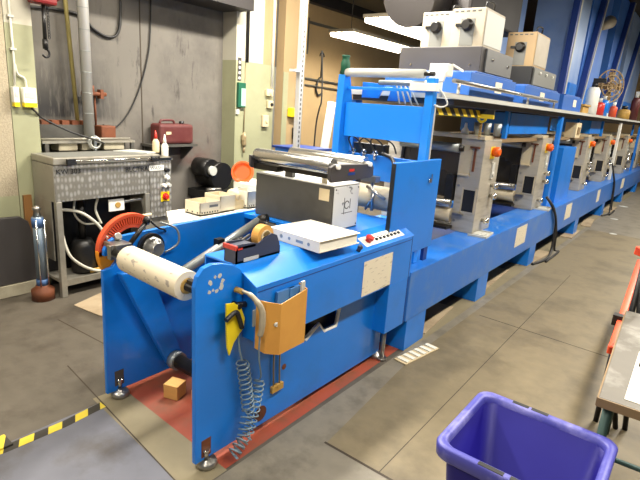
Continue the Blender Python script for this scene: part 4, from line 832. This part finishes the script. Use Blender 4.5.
m = MB(); m.tube(smooth_path([(-4.41, 3.05, 1.37), (-4.41, 3.07, 1.405), (-4.41, 3.2, 1.405), (-4.41, 3.22, 1.37)]), .012); obj('handle', m, 'maroon', Jc)
m = MB(); m.prism([(3.06, 1.27), (3.12, 1.275), (3.12, 1.30), (3.06, 1.30)], 'x', -4.32, -4.318); obj('label_patch', m, 'cream', Jc)
Sd = thing('wall_shelf', 'grey metal wall shelf carrying the maroon jerrycan', 'shelf', (-4.4, 3.2, 1.05))
m = MB(); m.box(-4.519, -4.31, 2.90, 3.44, 1.15, 1.174); obj('top', m, 'grey_metal', Sd)
for y in (2.95, 3.38):
    m = MB(); m.prism([(-4.519, 1.149), (-4.34, 1.149), (-4.34, 1.13), (-4.50, 1.0), (-4.519, 1.0)], 'y', y, y + .02); obj('bracket', m, 'grey_metal', Sd)
Be = thing('wall_bench', 'narrow grey rail bench with pale bins behind the washing machine', 'bench', (-4.42, 2.3, 0))
m = MB(); m.box(-4.515, -4.33, 1.88, 2.72, 1.20, 1.22); m.cyl((-4.35, 1.88, 1.235), (-4.35, 2.68, 1.235), .01); obj('top_rail', m, 'frame_steel', Be)
for y in (1.90, 2.68):
    for x in (-4.51, -4.36): m = MB(); m.box(x, x + .03, y, y + .03, .001, 1.20); obj('leg', m, 'grey_metal', Be)
for y0, y1 in ((2.02, 2.18), (2.42, 2.62), (2.22, 2.30)): m = MB(); m.box(-4.50, -4.35, y0, y1, 1.135, 1.199); obj('bin_tray', m, 'skirt', Be, .006)
m = MB(); m.box(-4.515, -4.40, 1.90, 2.33, 1.221, 1.35); m.cur = 1
for k in range(5): m.box(-4.5, -4.41, 1.92 + k * .085, 1.98 + k * .085, 1.35, 1.385)
solo('parts_crate', 'grimy crate of rusty parts on the bench behind the silver pipe', 'crate', m, ['grey_metal', 'rust'])
m = MB(); m.box(-4.51, -4.38, 2.42, 2.56, 1.221, 1.345)
solo('rusty_tin', 'rusty brown tin on the bench right of the silver pipe', 'tin', m, 'rust', bevel=.01)
Rc = thing('hose_reel', 'small coil of pale grey cable hanging by the foot of the silver pipe', 'cable coil', (-4.31, 2.30, 1.14))
m = MB()
for k in range(4): m.tube([(-4.305 + .006 * k, 2.31 + (.055 - .004 * k) * cos(a), 1.205 + (.055 - .004 * k) * sin(a)) for a in [2 * PI * q / 20 for q in range(20)]], .006, 6, closed=True)
obj('loops', m, 'lid_grey', Rc)
m = MB(); m.box(-4.32, -4.29, 2.30, 2.32, 1.14, 1.27); obj('tie', m, 'tube_grey', Rc)
m = MB(); m.cyl((-4.29, 1.84, 1.125), (-4.36, 1.86, 1.125), .0); m.box(-4.38, -4.30, 1.875, 1.93, 1.2205, 1.30)
Pi = thing('vent_pipe', 'shiny silver vent pipe rising up the concrete wall behind the washing machine', 'pipe', (-4.35, 2.29, 1.22))
m = MB(); m.lathe([(.0, 0), (.044, 0), (.044, 1), (0, 1)], (-4.36, 2.295, 1.222), (-4.36, 2.295, 4.15), 24); obj('pipe', m, 'pipe_alu', Pi)
m = MB()
for k in range(14): m.arc((0, 0), 1, 1, 0, 0, 0, 0, 1) if False else m.cyl((-4.36, 2.295, 1.45 + k * .17), (-4.36, 2.295, 1.455 + k * .17), .0455)
obj('seam_ring', m, 'tube_grey', Pi)
m = MB(); m.cyl((-4.48, 2.28, .9), (-4.40, 2.09, 4.1), .017)
solo('yellowed_rod', 'thin tan wooden rod leaning on the wall just left of the silver pipe', 'rod', m, 'olive_wood')
m = MB(); m.cyl((-4.5, 2.38, 1.63), (-4.44, 2.38, 1.63), .03, n=12); m.cyl((-4.46, 2.3, 1.62), (-4.46, 2.52, 1.62), .018); m.cyl((-4.46, 2.40, 1.62), (-4.46, 2.40, 1.69), .012); m.box(-4.5, -4.44, 2.46, 2.49, 1.58, 1.66); m.cyl((-4.49, 2.43, 1.345), (-4.49, 2.43, 1.62), .009)
solo('tap_assembly', 'dark tap valve on the concrete wall beside the silver pipe', 'valve', m, 'rust')
m = MB(); m.cyl((-4.512, 2.385, 1.65), (-4.512, 2.40, 3.5), .008); solo('thin_conduit', 'thin dark conduit running up the wall right of the silver pipe', 'conduit', m, 'cable')
m = MB(); m.tube(smooth_path([(-4.5, 1.86, 2.24), (-4.5, 2.1, 2.27), (-4.5, 2.35, 2.26), (-4.5, 2.45, 2.17), (-4.5, 2.60, 2.12), (-4.5, 2.70, 2.2), (-4.5, 2.72, 2.5), (-4.5, 2.7, 2.8)]), .012)
solo('wall_cable', 'thick black cable sagging across the top of the concrete wall', 'cable', m, 'cable', 'cables on the concrete wall')
m = MB(); m.tube(smooth_path([(-4.505, 3.06, 3.2), (-4.505, 3.03, 2.3), (-4.505, 2.98, 1.95), (-4.505, 2.85, 1.6), (-4.505, 2.70, 1.38), (-4.5, 2.55, 1.3), (-4.49, 2.5, 1.35)]), .007)
solo('wall_cable', 'thin black cable curving down the concrete wall to the rusty tin', 'cable', m, 'cable', 'cables on the concrete wall')
m = MB(); m.tube(smooth_path([(-4.28, 1.79, 1.49), (-4.28, 1.83, 1.45), (-4.32, 1.9, 1.40), (-4.30, 2.1, 1.30), (-4.27, 2.28, 1.24), (-4.27, 2.38, 1.20)]), .008)
solo('switch_cable', 'black cable running from the pillar switch box to the hose coil', 'cable', m, 'cable')
Ho = thing('chain_hoist', 'red chain hoist with a dark hook hanging in front of the concrete wall', 'hoist', (-4.2, 1.9, 1.86))
m = MB(); m.box(-4.26, -4.14, 1.81, 1.99, 2.245, 2.42); m.cyl((-4.2, 1.78, 2.35), (-4.2, 2.02, 2.35), .07); obj('body', m, 'hoist_red', Ho, .02)
m = MB(); m.cyl((-4.2, 1.905, 2.42), (-4.2, 1.905, 4.21), .012); obj('suspension', m, 'black_metal', Ho)
m = MB(); m.cyl((-4.2, 1.90, 1.99), (-4.2, 1.905, 2.25), .014)
for k in range(12): m.tube([(-4.2, 1.935 + .008 * cos(a), 2.24 - k * .02 + .014 * sin(a)) for a in [2 * PI * q / 8 for q in range(8)]], .003, 5, closed=True)
obj('chain', m, 'black_metal', Ho)
m = MB(); m.cyl((-4.2, 1.90, 1.93), (-4.2, 1.90, 2.0), .02); m.tube([(-4.2, 1.90 + .026 * sin(a), 1.90 - .03 * cos(a)) for a in [(-1.2 + 4.6 * k / 12) for k in range(13)]], .009); obj('hook', m, 'black_metal', Ho)
# pillar switches
for k, (y0, y1, z0, z1, lb) in enumerate(((1.665, 1.705, 1.49, 1.635, 'narrow white switch box on the left pillar, nearer one'), (1.735, 1.83, 1.49, 1.635, 'wide white switch box on the left pillar with a yellow lower edge'))):
    t = thing('switch_box', lb, 'switch box', (-4.29, y0, z0), 'switch boxes on the left pillar')
    m = MB(); m.box(-4.299, -4.25, y0, y1, z0 + .03, z1); obj('case', m, 'white', t, .005)
    m = MB(); m.box(-4.299, -4.249, y0 + .002, y1 - .002, z0, z0 + .03); obj('lower_edge', m, 'yellow', t)
    m = MB(); m.box(-4.25, -4.246, y0 + .01, y1 - .01, z0 + .07, z0 + .11); obj('rocker', m, 'lid_grey', t)
m = MB(); m.tube([(-4.285, 1.70, 3.5), (-4.285, 1.70, 1.80), (-4.285, 1.69, 1.64)], .009); m.tube(smooth_path([(-4.285, 1.705, 1.80), (-4.285, 1.72, 1.73), (-4.285, 1.765, 1.70), (-4.285, 1.775, 1.63)]), .008)
for z in (2.13, 1.9): m.box(-4.299, -4.27, 1.68, 1.72, z, z + .015)
solo('conduit_pipe', 'pale cable conduit running down the left pillar to the switch boxes', 'conduit', m, 'pale_cable')
# left corner clutter
m = MB(); m.prism([(.6, .10), (1.745, .10), (1.70, .52), (1.675, .60), (1.62, .645), (1.5, .65), (.6, .66)], 'x', -4.255, -4.215)
solo('rubber_mat', 'dark grey rubber sheet with rounded corner standing against the left wall', 'sheet', m, 'charcoal', bevel=.008)
m = MB(); m.box(-4.255, -4.20, .55, 1.76, .001, .099)
solo('timber_batten', 'pale timber batten on the floor under the dark rubber sheet', 'batten', m, 'skirt', bevel=.004)
m = MB(); m.add([(-4.27, 1.665, .101), (-4.24, 1.665, .101), (-4.24, 1.75, .101), (-4.27, 1.75, .101), (-4.296, 1.68, .80), (-4.275, 1.68, .80), (-4.275, 1.74, .80), (-4.296, 1.74, .80)], [(3, 2, 1, 0), (4, 5, 6, 7), (0, 1, 5, 4), (1, 2, 6, 5), (2, 3, 7, 6), (3, 0, 4, 7)])
solo('wood_strip', 'narrow brown board leaning between the rubber sheet and the washing machine', 'board', m, 'brown_wood')
Pc = thing('grease_pump', 'upright pale blue cylinder on a dark round base beside the washing machine', 'cylinder', (-4.02, 1.68, 0))
cx, cy = -4.01, 1.66
m = MB(); m.lathe([(0, 0), (.085, 0), (.085, .7), (.05, .9), (.05, 1), (0, 1)], (cx, cy, .001), (cx, cy, .12), 24); obj('base', m, 'rust', Pc)
m = MB(); m.cyl((cx, cy, .12), (cx, cy, .68), .038); obj('barrel', m, 'barrel_steel', Pc)
for q0, q1 in ((.12, .17), (.60, .67)): m = MB(); m.cyl((cx, cy, q0), (cx, cy, q1), .043); obj('collar', m, 'collar_blue', Pc, label='faded blue collar')
m = MB(); m.lathe([(0, 0), (.03, 0), (.02, .5), (.03, .6), (.03, .8), (0, 1)], (cx, cy, .68), (cx, cy, .77), 16); obj('cap', m, 'dull_chrome', Pc)
m = MB()
for q in (-.03, .03): m.cyl((cx + .045, cy + q, .12), (cx + .045, cy + q, .66), .006, n=8)
obj('rod', m, 'chrome', Pc)

# black motor right of the washing machine
Mo = thing('fan_motor', 'black motor with a pale hub on a dark stand right of the washing machine', 'motor', (-4.3, 3.5, .0))
m = MB(); m.cyl((-4.48, 3.69, .83), (-4.20, 3.69, .83), .15, n=24); m.cyl((-4.45, 3.56, .92), (-4.22, 3.56, .92), .10, n=20); obj('housing', m, 'black_metal', Mo)
m = MB(); m.cyl((-4.22, 3.55, .90), (-4.18, 3.55, .90), .05, n=16); obj('hub', m, 'lid_grey', Mo)
m = MB(); m.box(-4.5, -4.15, 3.46, 3.9, .60, .68); obj('stand_top', m, 'black', Mo)
for y in (3.48, 3.85):
    for x in (-4.48, -4.18): m = MB(); m.box(x, x + .04, y, y + .04, .001, .6); obj('leg', m, 'black', Mo)
m = MB(); m.cyl((-4.2, 3.47, .70), (-4.14, 3.62, .70), .02); obj('crank', m, 'dull_chrome', Mo)

# white side shelf with boxes behind left plate
Sh = thing('side_shelf', 'narrow white side shelf along the outside of the far blue plate', 'shelf', (-2.6, 2.4, 0))
m = MB(); m.prism([(-2.69, 1.90), (-2.405, 1.72), (-2.405, 2.75), (-2.69, 2.75)], 'z', .905, .93); obj('board', m, 'white_rough', Sh)
for x, y in ((-2.66, 2.0), (-2.46, 2.0), (-2.66, 2.7), (-2.46, 2.7)):
    m = MB(); m.box(x, x + .03, y, y + .03, .001, .905); obj('leg', m, 'frame_steel', Sh)
def carton(lb, x0, x1, y0, y1, z1, dots, mtl='carton', rz=0):
    t = thing('carton', lb, 'carton', ((x0 + x1) / 2, (y0 + y1) / 2, .93), 'cartons on the side shelf')
    m = MB(); w_ = .004
    m.box(x0, x1, y0, y0 + w_, .931, z1); m.box(x0, x1, y1 - w_, y1, .931, z1); m.box(x0, x0 + w_, y0, y1, .931, z1); m.box(x1 - w_, x1, y0, y1, .931, z1); m.box(x0, x1, y0, y1, .931, .94); obj('box', m, mtl, t)
    m = MB(); n = int((y1 - y0) / .022)
    if dots:
        for k in range(n): m.box(x1, x1 + .0012, y0 + .012 + k * .021, y0 + .022 + k * .021, .945, .955)
        for k in range(3): m.box(x0 + .02 + k * .05, x0 + .032 + k * .05, y0 - .0012, y0, .945, .955)
        obj('printed_dots', m, 'black', t)
    return t
c = carton('cream open carton with printed dots on the side shelf, nearest', -2.60, -2.45, 1.975, 2.145, 1.015, True)
m = MB(); m.box(-2.449, -2.4478, 2.05, 2.12, .98, .995); obj('printed_label', m, 'mid_grey', c)
carton('cream carton standing behind the nearest carton on the side shelf', -2.62, -2.46, 2.15, 2.28, 1.04, False)
carton('small cream carton with dots at the far end of the side shelf', -2.60, -2.45, 2.385, 2.52, 1.05, True, 'white_rough')
m = MB(); m.sphere((-2.54, 2.335, 1.015), .06, 14, (1, .7, .8)); m.box(-2.58, -2.48, 2.29, 2.375, .931, .99)
solo('paper_bag', 'crumpled yellowish paper bundle between the cartons on the side shelf', 'bundle', m, 'cream')
Bk = thing('white_bucket', 'white tub under the tilted orange dish, behind the cartons', 'tub', (-2.68, 2.62, .93))
m = MB(); m.box(-2.76, -2.50, 2.53, 2.74, .931, 1.075); obj('tub', m, 'white', Bk, .012)
m = MB(); m.box(-2.70, -2.60, 2.528, 2.5305, 1.02, 1.035); obj('label_strip', m, 'tube_grey', Bk)
m = MB(); cc = Vector((-2.715, 2.585, 1.135)); nd = Vector((.45, -.8, .35)).normalized()
m.lathe([(0, .55), (.052, .55), (.066, .75), (.07, 1), (.082, 1), (.085, .6), (.072, 0), (0, 0)], cc - nd * .025, cc + nd * .025, 32)
solo('orange_lid', 'round orange dish tilted up on the white tub', 'lid', m, 'orange')

# ------------------------------------------------------------------ items on the right-hand piers
Sg = thing('sign_box', 'dark green box with pale label on the corner pillar', 'sign', (-4.29, 4.03, 1.57))
m = MB(); m.box(-4.299, -4.265, 3.965, 4.075, 1.575, 1.84); obj('case', m, 'green', Sg, .004)
m = MB(); m.box(-4.265, -4.262, 4.005, 4.072, 1.59, 1.78); obj('label_plate', m, 'pale_green', Sg)
m = MB(); m.box(-4.299, -4.294, 3.975, 4.025, 1.86, 2.10); m.cur = 1
for k in range(4): m.box(-4.294, -4.292, 3.985, 4.015, 1.875 + k * .055, 1.90 + k * .055)
solo('number_strip', 'narrow black and white strip sign above the dark green box', 'sign', m, ['charcoal', 'white'])
m = MB(); m.box(-4.2999, -4.28, 3.955, 3.995, 1.50, 1.55); solo('small_plate', 'small white plate below the dark green box', 'plate', m, 'white')
m = MB(); m.tube([(-4.285, 4.10, 4.1), (-4.285, 4.10, 2.06)], .018); solo('down_pipe', 'dark pipe running down the joint between pillar and pier', 'pipe', m, 'cable')
Pg = thing('hanging_plug', 'grey cable with hanging plugs on the corner pillar above the orange dish', 'plug', (-4.27, 4.06, 1.1))
m = MB(); m.tube([(-4.285, 4.085, 2.05), (-4.285, 4.085, 1.6), (-4.285, 4.075, 1.30)], .006); obj('cable', m, 'tubing', Pg)
m = MB(); m.lathe([(0, 0), (.02, 0), (.03, .2), (.022, .5), (.03, .6), (.014, 1), (0, 1)], (-4.275, 4.075, 1.14), (-4.275, 4.075, 1.30), 12); m.cyl((-4.275, 4.075, 1.07), (-4.275, 4.075, 1.14), .012); m.box(-4.29, -4.26, 4.04, 4.07, 1.21, 1.27); obj('plug', m, 'tubing', Pg)
for k, (y0, y1, z0, z1, nm, lb, ma) in enumerate(((4.45, 4.56, 1.72, 1.80, 'wall_switch', 'pale round switch on the pier, topmost of three', 'cream'), (4.48, 4.57, 1.58, 1.67, 'wall_switch', 'pale switch with black button, middle of three on the pier', 'cream'), (4.40, 4.50, 1.36, 1.50, 'wall_switch', 'flat pale switch plate, lowest of three on the pier', 'cream'))):
    t = thing(nm, lb, 'switch', (-4.33, y0, z0), 'switches on the pier')
    m = MB(); m.box(-4.339, -4.30, y0, y1, z0, z1); obj('case', m, ma, t, .008)
    m = MB(); m.cyl((-4.30, (y0 + y1) / 2 + .01, (z0 + z1) / 2), (-4.29, (y0 + y1) / 2 + .01, (z0 + z1) / 2), .02, n=12); obj('button', m, 'black' if k == 1 else 'cream', t)
m = MB(); m.cyl((-4.328, 4.55, 1.80), (-4.328, 4.55, 4.1), .017); solo('white_conduit', 'white conduit running up the pier above the switches', 'conduit', m, 'white')
Ys = thing('yellow_switch', 'yellow safety switch with white plug on the far pier', 'switch', (-4.3, 4.86, 1.5))
m = MB(); m.box(-4.319, -4.24, 4.84, 4.94, 1.49, 1.60); obj('case', m, 'yellow', Ys, .012)
m = MB(); m.box(-4.319, -4.25, 4.945, 5.02, 1.50, 1.59); obj('plug', m, 'white', Ys, .008)
m = MB(); m.tube(smooth_path([(-4.29, 4.98, 1.75), (-4.28, 4.97, 1.6), (-4.28, 4.96, 1.4), (-4.27, 4.99, 1.25), (-4.28, 4.95, 1.1), (-4.28, 4.97, .9)]), .013); m.lathe([(0, 0), (.03, 0), (.03, 1), (0, 1)], (-4.28, 4.96, 1.22), (-4.28, 4.95, 1.36), 10); obj('cable', m, 'cable', Ys)
m = MB(); m.box(-4.318, -4.29, 5.085, 5.105, 0.001, 4.1); solo('tan_pipe', 'thin tan pipe at the edge of the far pier', 'pipe', m, 'tubing')
Rk = thing('rack_upright', 'tall white perforated angle upright behind the chrome rollers', 'rack post', (-3.0, 3.5, 0))
m = MB(Matrix.Translation((.03, .0, 0))); m.box(-3.0, -2.996, 3.475, 3.52, .001, 4.1); m.box(-3.04, -2.996, 3.471, 3.475, .001, 4.1); ur = obj('angle_post', m, 'perforated', Rk)
m = MB(Matrix.Translation((.03, .0, 0)))
for k in range(70): m.box(-2.9962, -2.9952, 3.490, 3.504, 1.0 + k * .04, 1.022 + k * .04)
obj('slot_holes', m, 'grey_metal', ur)
m = MB(Matrix.Translation((.03, .0, 0))); m.box(-3.06, -2.996, 3.40, 3.475, 1.92, 1.94); obj('bracket', m, 'white', Rk)
m = MB(Matrix.Translation((.03, .0, 0))); m.box(-3.05, -2.95, 3.43, 3.56, .0005, .006); obj('foot_plate', m, 'perforated', Rk)
bb = thing('storage_bin', 'blue storage bin on a grey table behind the chrome rollers', 'bin', (-3.0, 3.7, 1.1))
m = MB(); m.box(-3.35, -2.95, 3.60, 3.95, 1.101, 1.25); obj('bin', m, 'blue', bb, .01)
m = MB(); m.box(-3.37, -2.93, 3.58, 3.97, 1.235, 1.255); obj('rim', m, 'blue_dark', bb)
tb = thing('side_table', 'grey table behind the press holding the blue storage bin', 'table', (-3.1, 3.8, 0))
m = MB(); m.box(-3.45, -2.7, 3.55, 4.2, 1.07, 1.10); obj('tabletop', m, 'white_rough', tb)
for x in (-3.43, -2.75):
    for y in (3.57, 4.14): m = MB(); m.box(x, x + .04, y, y + .04, .001, 1.07); obj('leg', m, 'grey_metal', tb)
# hall wall fittings
m = MB(); m.cyl((-6.585, 5.2, 2.22), (-6.585, 9.5, 2.10), .025); m.cyl((-6.585, 5.2, 2.10), (-6.585, 9.5, 1.98), .02); solo('wall_pipes', 'pair of dark pipes along the beige hall wall beside the gantry', 'pipes', m, 'grey_metal')
m = MB(); m.cyl((-6.585, 8.35, 2.2), (-6.585, 8.35, 2.62), .012); m.tube([(-6.585, 8.35 + .07 * cos(a), 2.6 + .08 * sin(a)) for a in [PI * k / 8 for k in range(9)]], .012); m.tube(smooth_path([(-6.57, 8.3, 2.2), (-6.57, 8.2, 2.0), (-6.57, 8.28, 1.85), (-6.57, 8.4, 1.9)]), .02); solo('wall_hook', 'dark hook with a strap hanging on the beige hall wall', 'hook', m, 'cable')
m = MB(); m.box(-6.599, -6.58, 7.9, 8.95, 3.15, 3.2); m.box(-6.599, -6.58, 7.85, 7.9, 2.6, 3.25); solo('wall_bracket', 'dark angle bracket high on the beige hall wall', 'bracket', m, 'grey_metal')
m = MB(); m.tube([(-4.0, 5.15, .001), (-3.86, 5.05, 1.1), (-3.75, 5.0, 1.70)], [.06, .055, .05], 16); solo('cardboard_tube', 'long white card tube standing behind the gantry by the hall wall', 'tube', m, 'white_rough')
m = MB(); m.tube(smooth_path([(-4.03, 5.1, 2.3), (-3.98, 5.08, 1.95), (-3.95, 5.05, 1.7), (-3.98, 5.06, 1.62), (-4.05, 5.1, 1.4), (-4.08, 5.12, .9), (-4.1, 5.12, .01)]), .01); solo('hanging_strap', 'dark strap hanging beside the long white card tube', 'strap', m, 'cable')

# ------------------------------------------------------------------ foreground right: bin, table, trestles
Bi = thing('plastic_bin', 'open violet-blue plastic bin standing in the foreground', 'bin', (-.29, 1.62, 0))
def rrect(x0, x1, y0, y1, r, z, n=5):
    out = []
    for cx, cy, a0 in ((x1 - r, y1 - r, 0), (x0 + r, y1 - r, PI / 2), (x0 + r, y0 + r, PI), (x1 - r, y0 + r, 1.5 * PI)):
        for k in range(n + 1): a = a0 + PI / 2 * k / n; out.append((cx + r * cos(a), cy + r * sin(a), z))
    return out
def loft(mb, rings, cap0=False, cap1=False):
    n = len(rings[0]); vs = [p for r in rings for p in r]; fs = []
    for i in range(len(rings) - 1):
        for k in range(n): fs.append((i * n + k, i * n + (k + 1) % n, (i + 1) * n + (k + 1) % n, (i + 1) * n + k))
    if cap0: fs.append(tuple(range(n))[::-1])
    if cap1: fs.append(tuple((len(rings) - 1) * n + k for k in range(n)))
    mb.add(vs, fs, [True] * (n * (len(rings) - 1)) + [False] * (int(cap0) + int(cap1)))
bx0, bx1, by0, by1 = -.535, -.045, 1.395, 1.855
def ring(i, z, r=.05): return rrect(bx0 + i, bx1 - i, by0 + i, by1 - i, r, z)
m = MB(); loft(m, [ring(.075, .002), ring(.028, .56), ring(.028, .575), ring(.034, .575), ring(.082, .012)], True, True); obj('body', m, 'bin', Bi)
m = MB(); loft(m, [ring(.010, .545), ring(.002, .555), ring(.0, .595), ring(.004, .60), ring(.022, .60), ring(.032, .594, .04), ring(.034, .575, .04)]); rim = obj('rim', m, 'bin_rim', Bi)
for k, (x, y, dx) in enumerate(((-.38, by1 - .012, .03), (-.31, by1 - .012, .03), (-.34, by0 + .012, .04), (-.24, by0 + .012, .04))):
    m = MB(); m.box(x - dx, x + dx, y - .009, y + .009, .5990, .6012); obj('handle_slot', m, 'black', rim)
Ta = thing('work_table', 'worn grey work table with a wooden edge at the right, on slanted dark legs', 'table', (.3, 2.4, 0))
tr = Matrix.Translation((-.144, 1.926, 0)) @ Matrix.Rotation(math.radians(2.6), 4, 'Z')
m = MB(tr); m.box(0, .95, 0, 1.1, .672, .70); obj('tabletop', m, 'worktop', Ta, .003)
m = MB(tr); m.box(-.004, .95, -.006, 0, .665, .699); m.box(-.006, 0, 0, 1.1, .665, .699); obj('edge_band', m, 'wood_edge', Ta)
for x, y, dx, dy in ((.035, .05, .0, -.0), (.88, .05, .04, 0), (.04, 1.02, 0, .0), (.88, 1.02, .04, 0)):
    m = MB(tr); m.tube([(x, y, .672), (x + dx, y + dy, .002)], .017, 12); obj('leg', m, 'green_metal', Ta)
for q in (.05, 1.02): m = MB(tr); m.tube([(.04, q, .45), (.9, q, .45)], .01, 8); obj('stretcher', m, 'green_metal', Ta)
m = MB(tr @ Matrix.Translation((0, 0, .7005)) @ Matrix.Rotation(-.03, 4, 'Z')); m.box(.075, .40, .05, .55, 0, .002); solo('paper_sheet', 'pale paper sheet lying on the worn grey work table', 'paper', m, 'white_rough')
m = MB(tr); m.cyl((.125, .42, .718), (.25, .5, .722), .015); m.box(.10, .14, .38, .42, .703, .73); solo('metal_fitting', 'dark metal fitting on the paper on the work table', 'fitting', m, 'black_metal')
def trestle(lb, p0, p1):
    t = thing('red_trestle', lb, 'trestle', (p0[0], p0[1], 0), 'red trestles in the aisle')
    m = MB(); m.tube([p0, p1], .03, 4); m.tube([p0, Vector(p0) + (Vector(p1) - Vector(p0)) * .02], .033, 4); obj('top_bar', m, 'trestle', t, .006)
    d = (Vector(p1) - Vector(p0))
    for q in (.06, .92):
        c_ = Vector(p0) + d * q
        for sgn in (-1, 1): m = MB(); m.tube([c_ + Vector((0, 0, -.02)), (c_.x + .05 + sgn * .05, c_.y, .002)], .014, 8); obj('leg', m, 'black_metal', t)
    c_ = Vector(p0) + d * .22
    m = MB(); m.box(c_.x - .045, c_.x + .045, c_.y - .03, c_.y + .03, c_.z - .02, c_.z + .045); obj('clamp', m, 'black_metal', t)
    return t
trestle('red trestle bar behind the work table, nearer one', (-.208, 2.90, .50), (-.322, 5.15, .50))
trestle('tall red trestle behind the work table, only its bar tip showing at the right edge', (-.205, 3.01, 1.03), (.35, 3.9, 1.03))

# ------------------------------------------------------------------ lamps
def lamp(lb, x0, x1, y0, y1, z, power, on=True):
    t = thing('ceiling_lamp', lb, 'ceiling lamp', ((x0 + x1) / 2, (y0 + y1) / 2, z), 'fluorescent ceiling lamps')
    m = MB(); m.box(x0, x1, y0, y1, z + .045, z + .09); obj('housing', m, 'lamp_house', t, .005)
    for q in ((.27, .73) if x1 - x0 < .3 else (.12, .37, .63, .88)):
        x = x0 + (x1 - x0) * q
        m = MB(); m.cyl((x, y0 + .03, z + .02), (x, y1 - .03, z + .02), .017 if x1 - x0 < .3 else .04, n=12); obj('tube', m, 'tube_on', t)
    m = MB(); m.cyl(((x0 + x1) / 2, y0 + .3, z + .09), ((x0 + x1) / 2, y0 + .3, 4.2), .006, n=6); m.cyl(((x0 + x1) / 2, y1 - .3, z + .09), ((x0 + x1) / 2, y1 - .3, 4.2), .006, n=6); obj('suspension', m, 'grey_metal', t)
    ld = bpy.data.lights.new('lamp_light', 'AREA'); ld.shape = 'RECTANGLE'; ld.size = x1 - x0; ld.size_y = y1 - y0; ld.energy = power; ld.color = (1, .94, .84)
    lo = bpy.data.objects.new('lamp_light', ld); COL.objects.link(lo); lo.parent = t; lo.location = (0, 0, -.005)
    return t
lamp('bright fluorescent lamp over the hall, left of the pair above the gantry', -5.5, -5.0, 7.1, 9.4, 2.8, 190)
lamp('bright fluorescent lamp over the hall, right of the pair above the gantry', -4.15, -3.7, 6.1, 8.2, 2.8, 130)
ORD = ('first', 'second', 'third', 'fourth', 'fifth', 'sixth')
for k, (x, y, pw) in enumerate(((-2.6, -2.2, 70), (-2.6, .7, 95), (-2.75, 3.1, 310))):
    lamp(ORD[k] + ' fluorescent lamp from the near end in the row above the press', x - .12, x + .12, y, y + 1.5, 3.45, pw)
for k, pw in enumerate((80, 105, 150, 150, 120, 120)):
    y = -2.2 + 3.1 * k; lamp(ORD[k] + ' fluorescent lamp from the near end in the row above the aisle', .08, .32, y, y + 1.5, 3.45, pw)
lamp('fluorescent lamp hanging in front of the concrete wall', -3.7, -3.46, .6, 2.1, 3.3, 10)

wd = bpy.data.worlds.new('World'); SC.world = wd; wd.use_nodes = True
wd.node_tree.nodes['Background'].inputs['Color'].default_value = (1, .97, .92, 1)
wd.node_tree.nodes['Background'].inputs['Strength'].default_value = .19

# ------------------------------------------------------------------ camera
cam = bpy.data.cameras.new('camera'); co = bpy.data.objects.new('camera', cam); COL.objects.link(co)
yaw, pitch, roll = -0.647958836, 0.261537614, 0.0687904978
fw = Vector((sin(yaw) * cos(pitch), cos(yaw) * cos(pitch), -sin(pitch))); rt = Vector((cos(yaw), -sin(yaw), 0)); up = rt.cross(fw)
r2 = rt * cos(roll) + up * sin(roll); u2 = -rt * sin(roll) + up * cos(roll)
mw = Matrix((r2, u2, -fw)).transposed().to_4x4(); mw.translation = Vector((0, 0, 1.65)); co.matrix_world = mw
cam.sensor_width = 36; cam.lens = 36 * 500.166 / 640; cam.clip_start = .02; cam.clip_end = 100
SC.camera = co
SC.view_settings.view_transform = 'Standard'; SC.view_settings.look = 'None'; SC.view_settings.gamma = 1; SC.view_settings.use_curve_mapping = False
SC.view_settings.exposure = -0.03
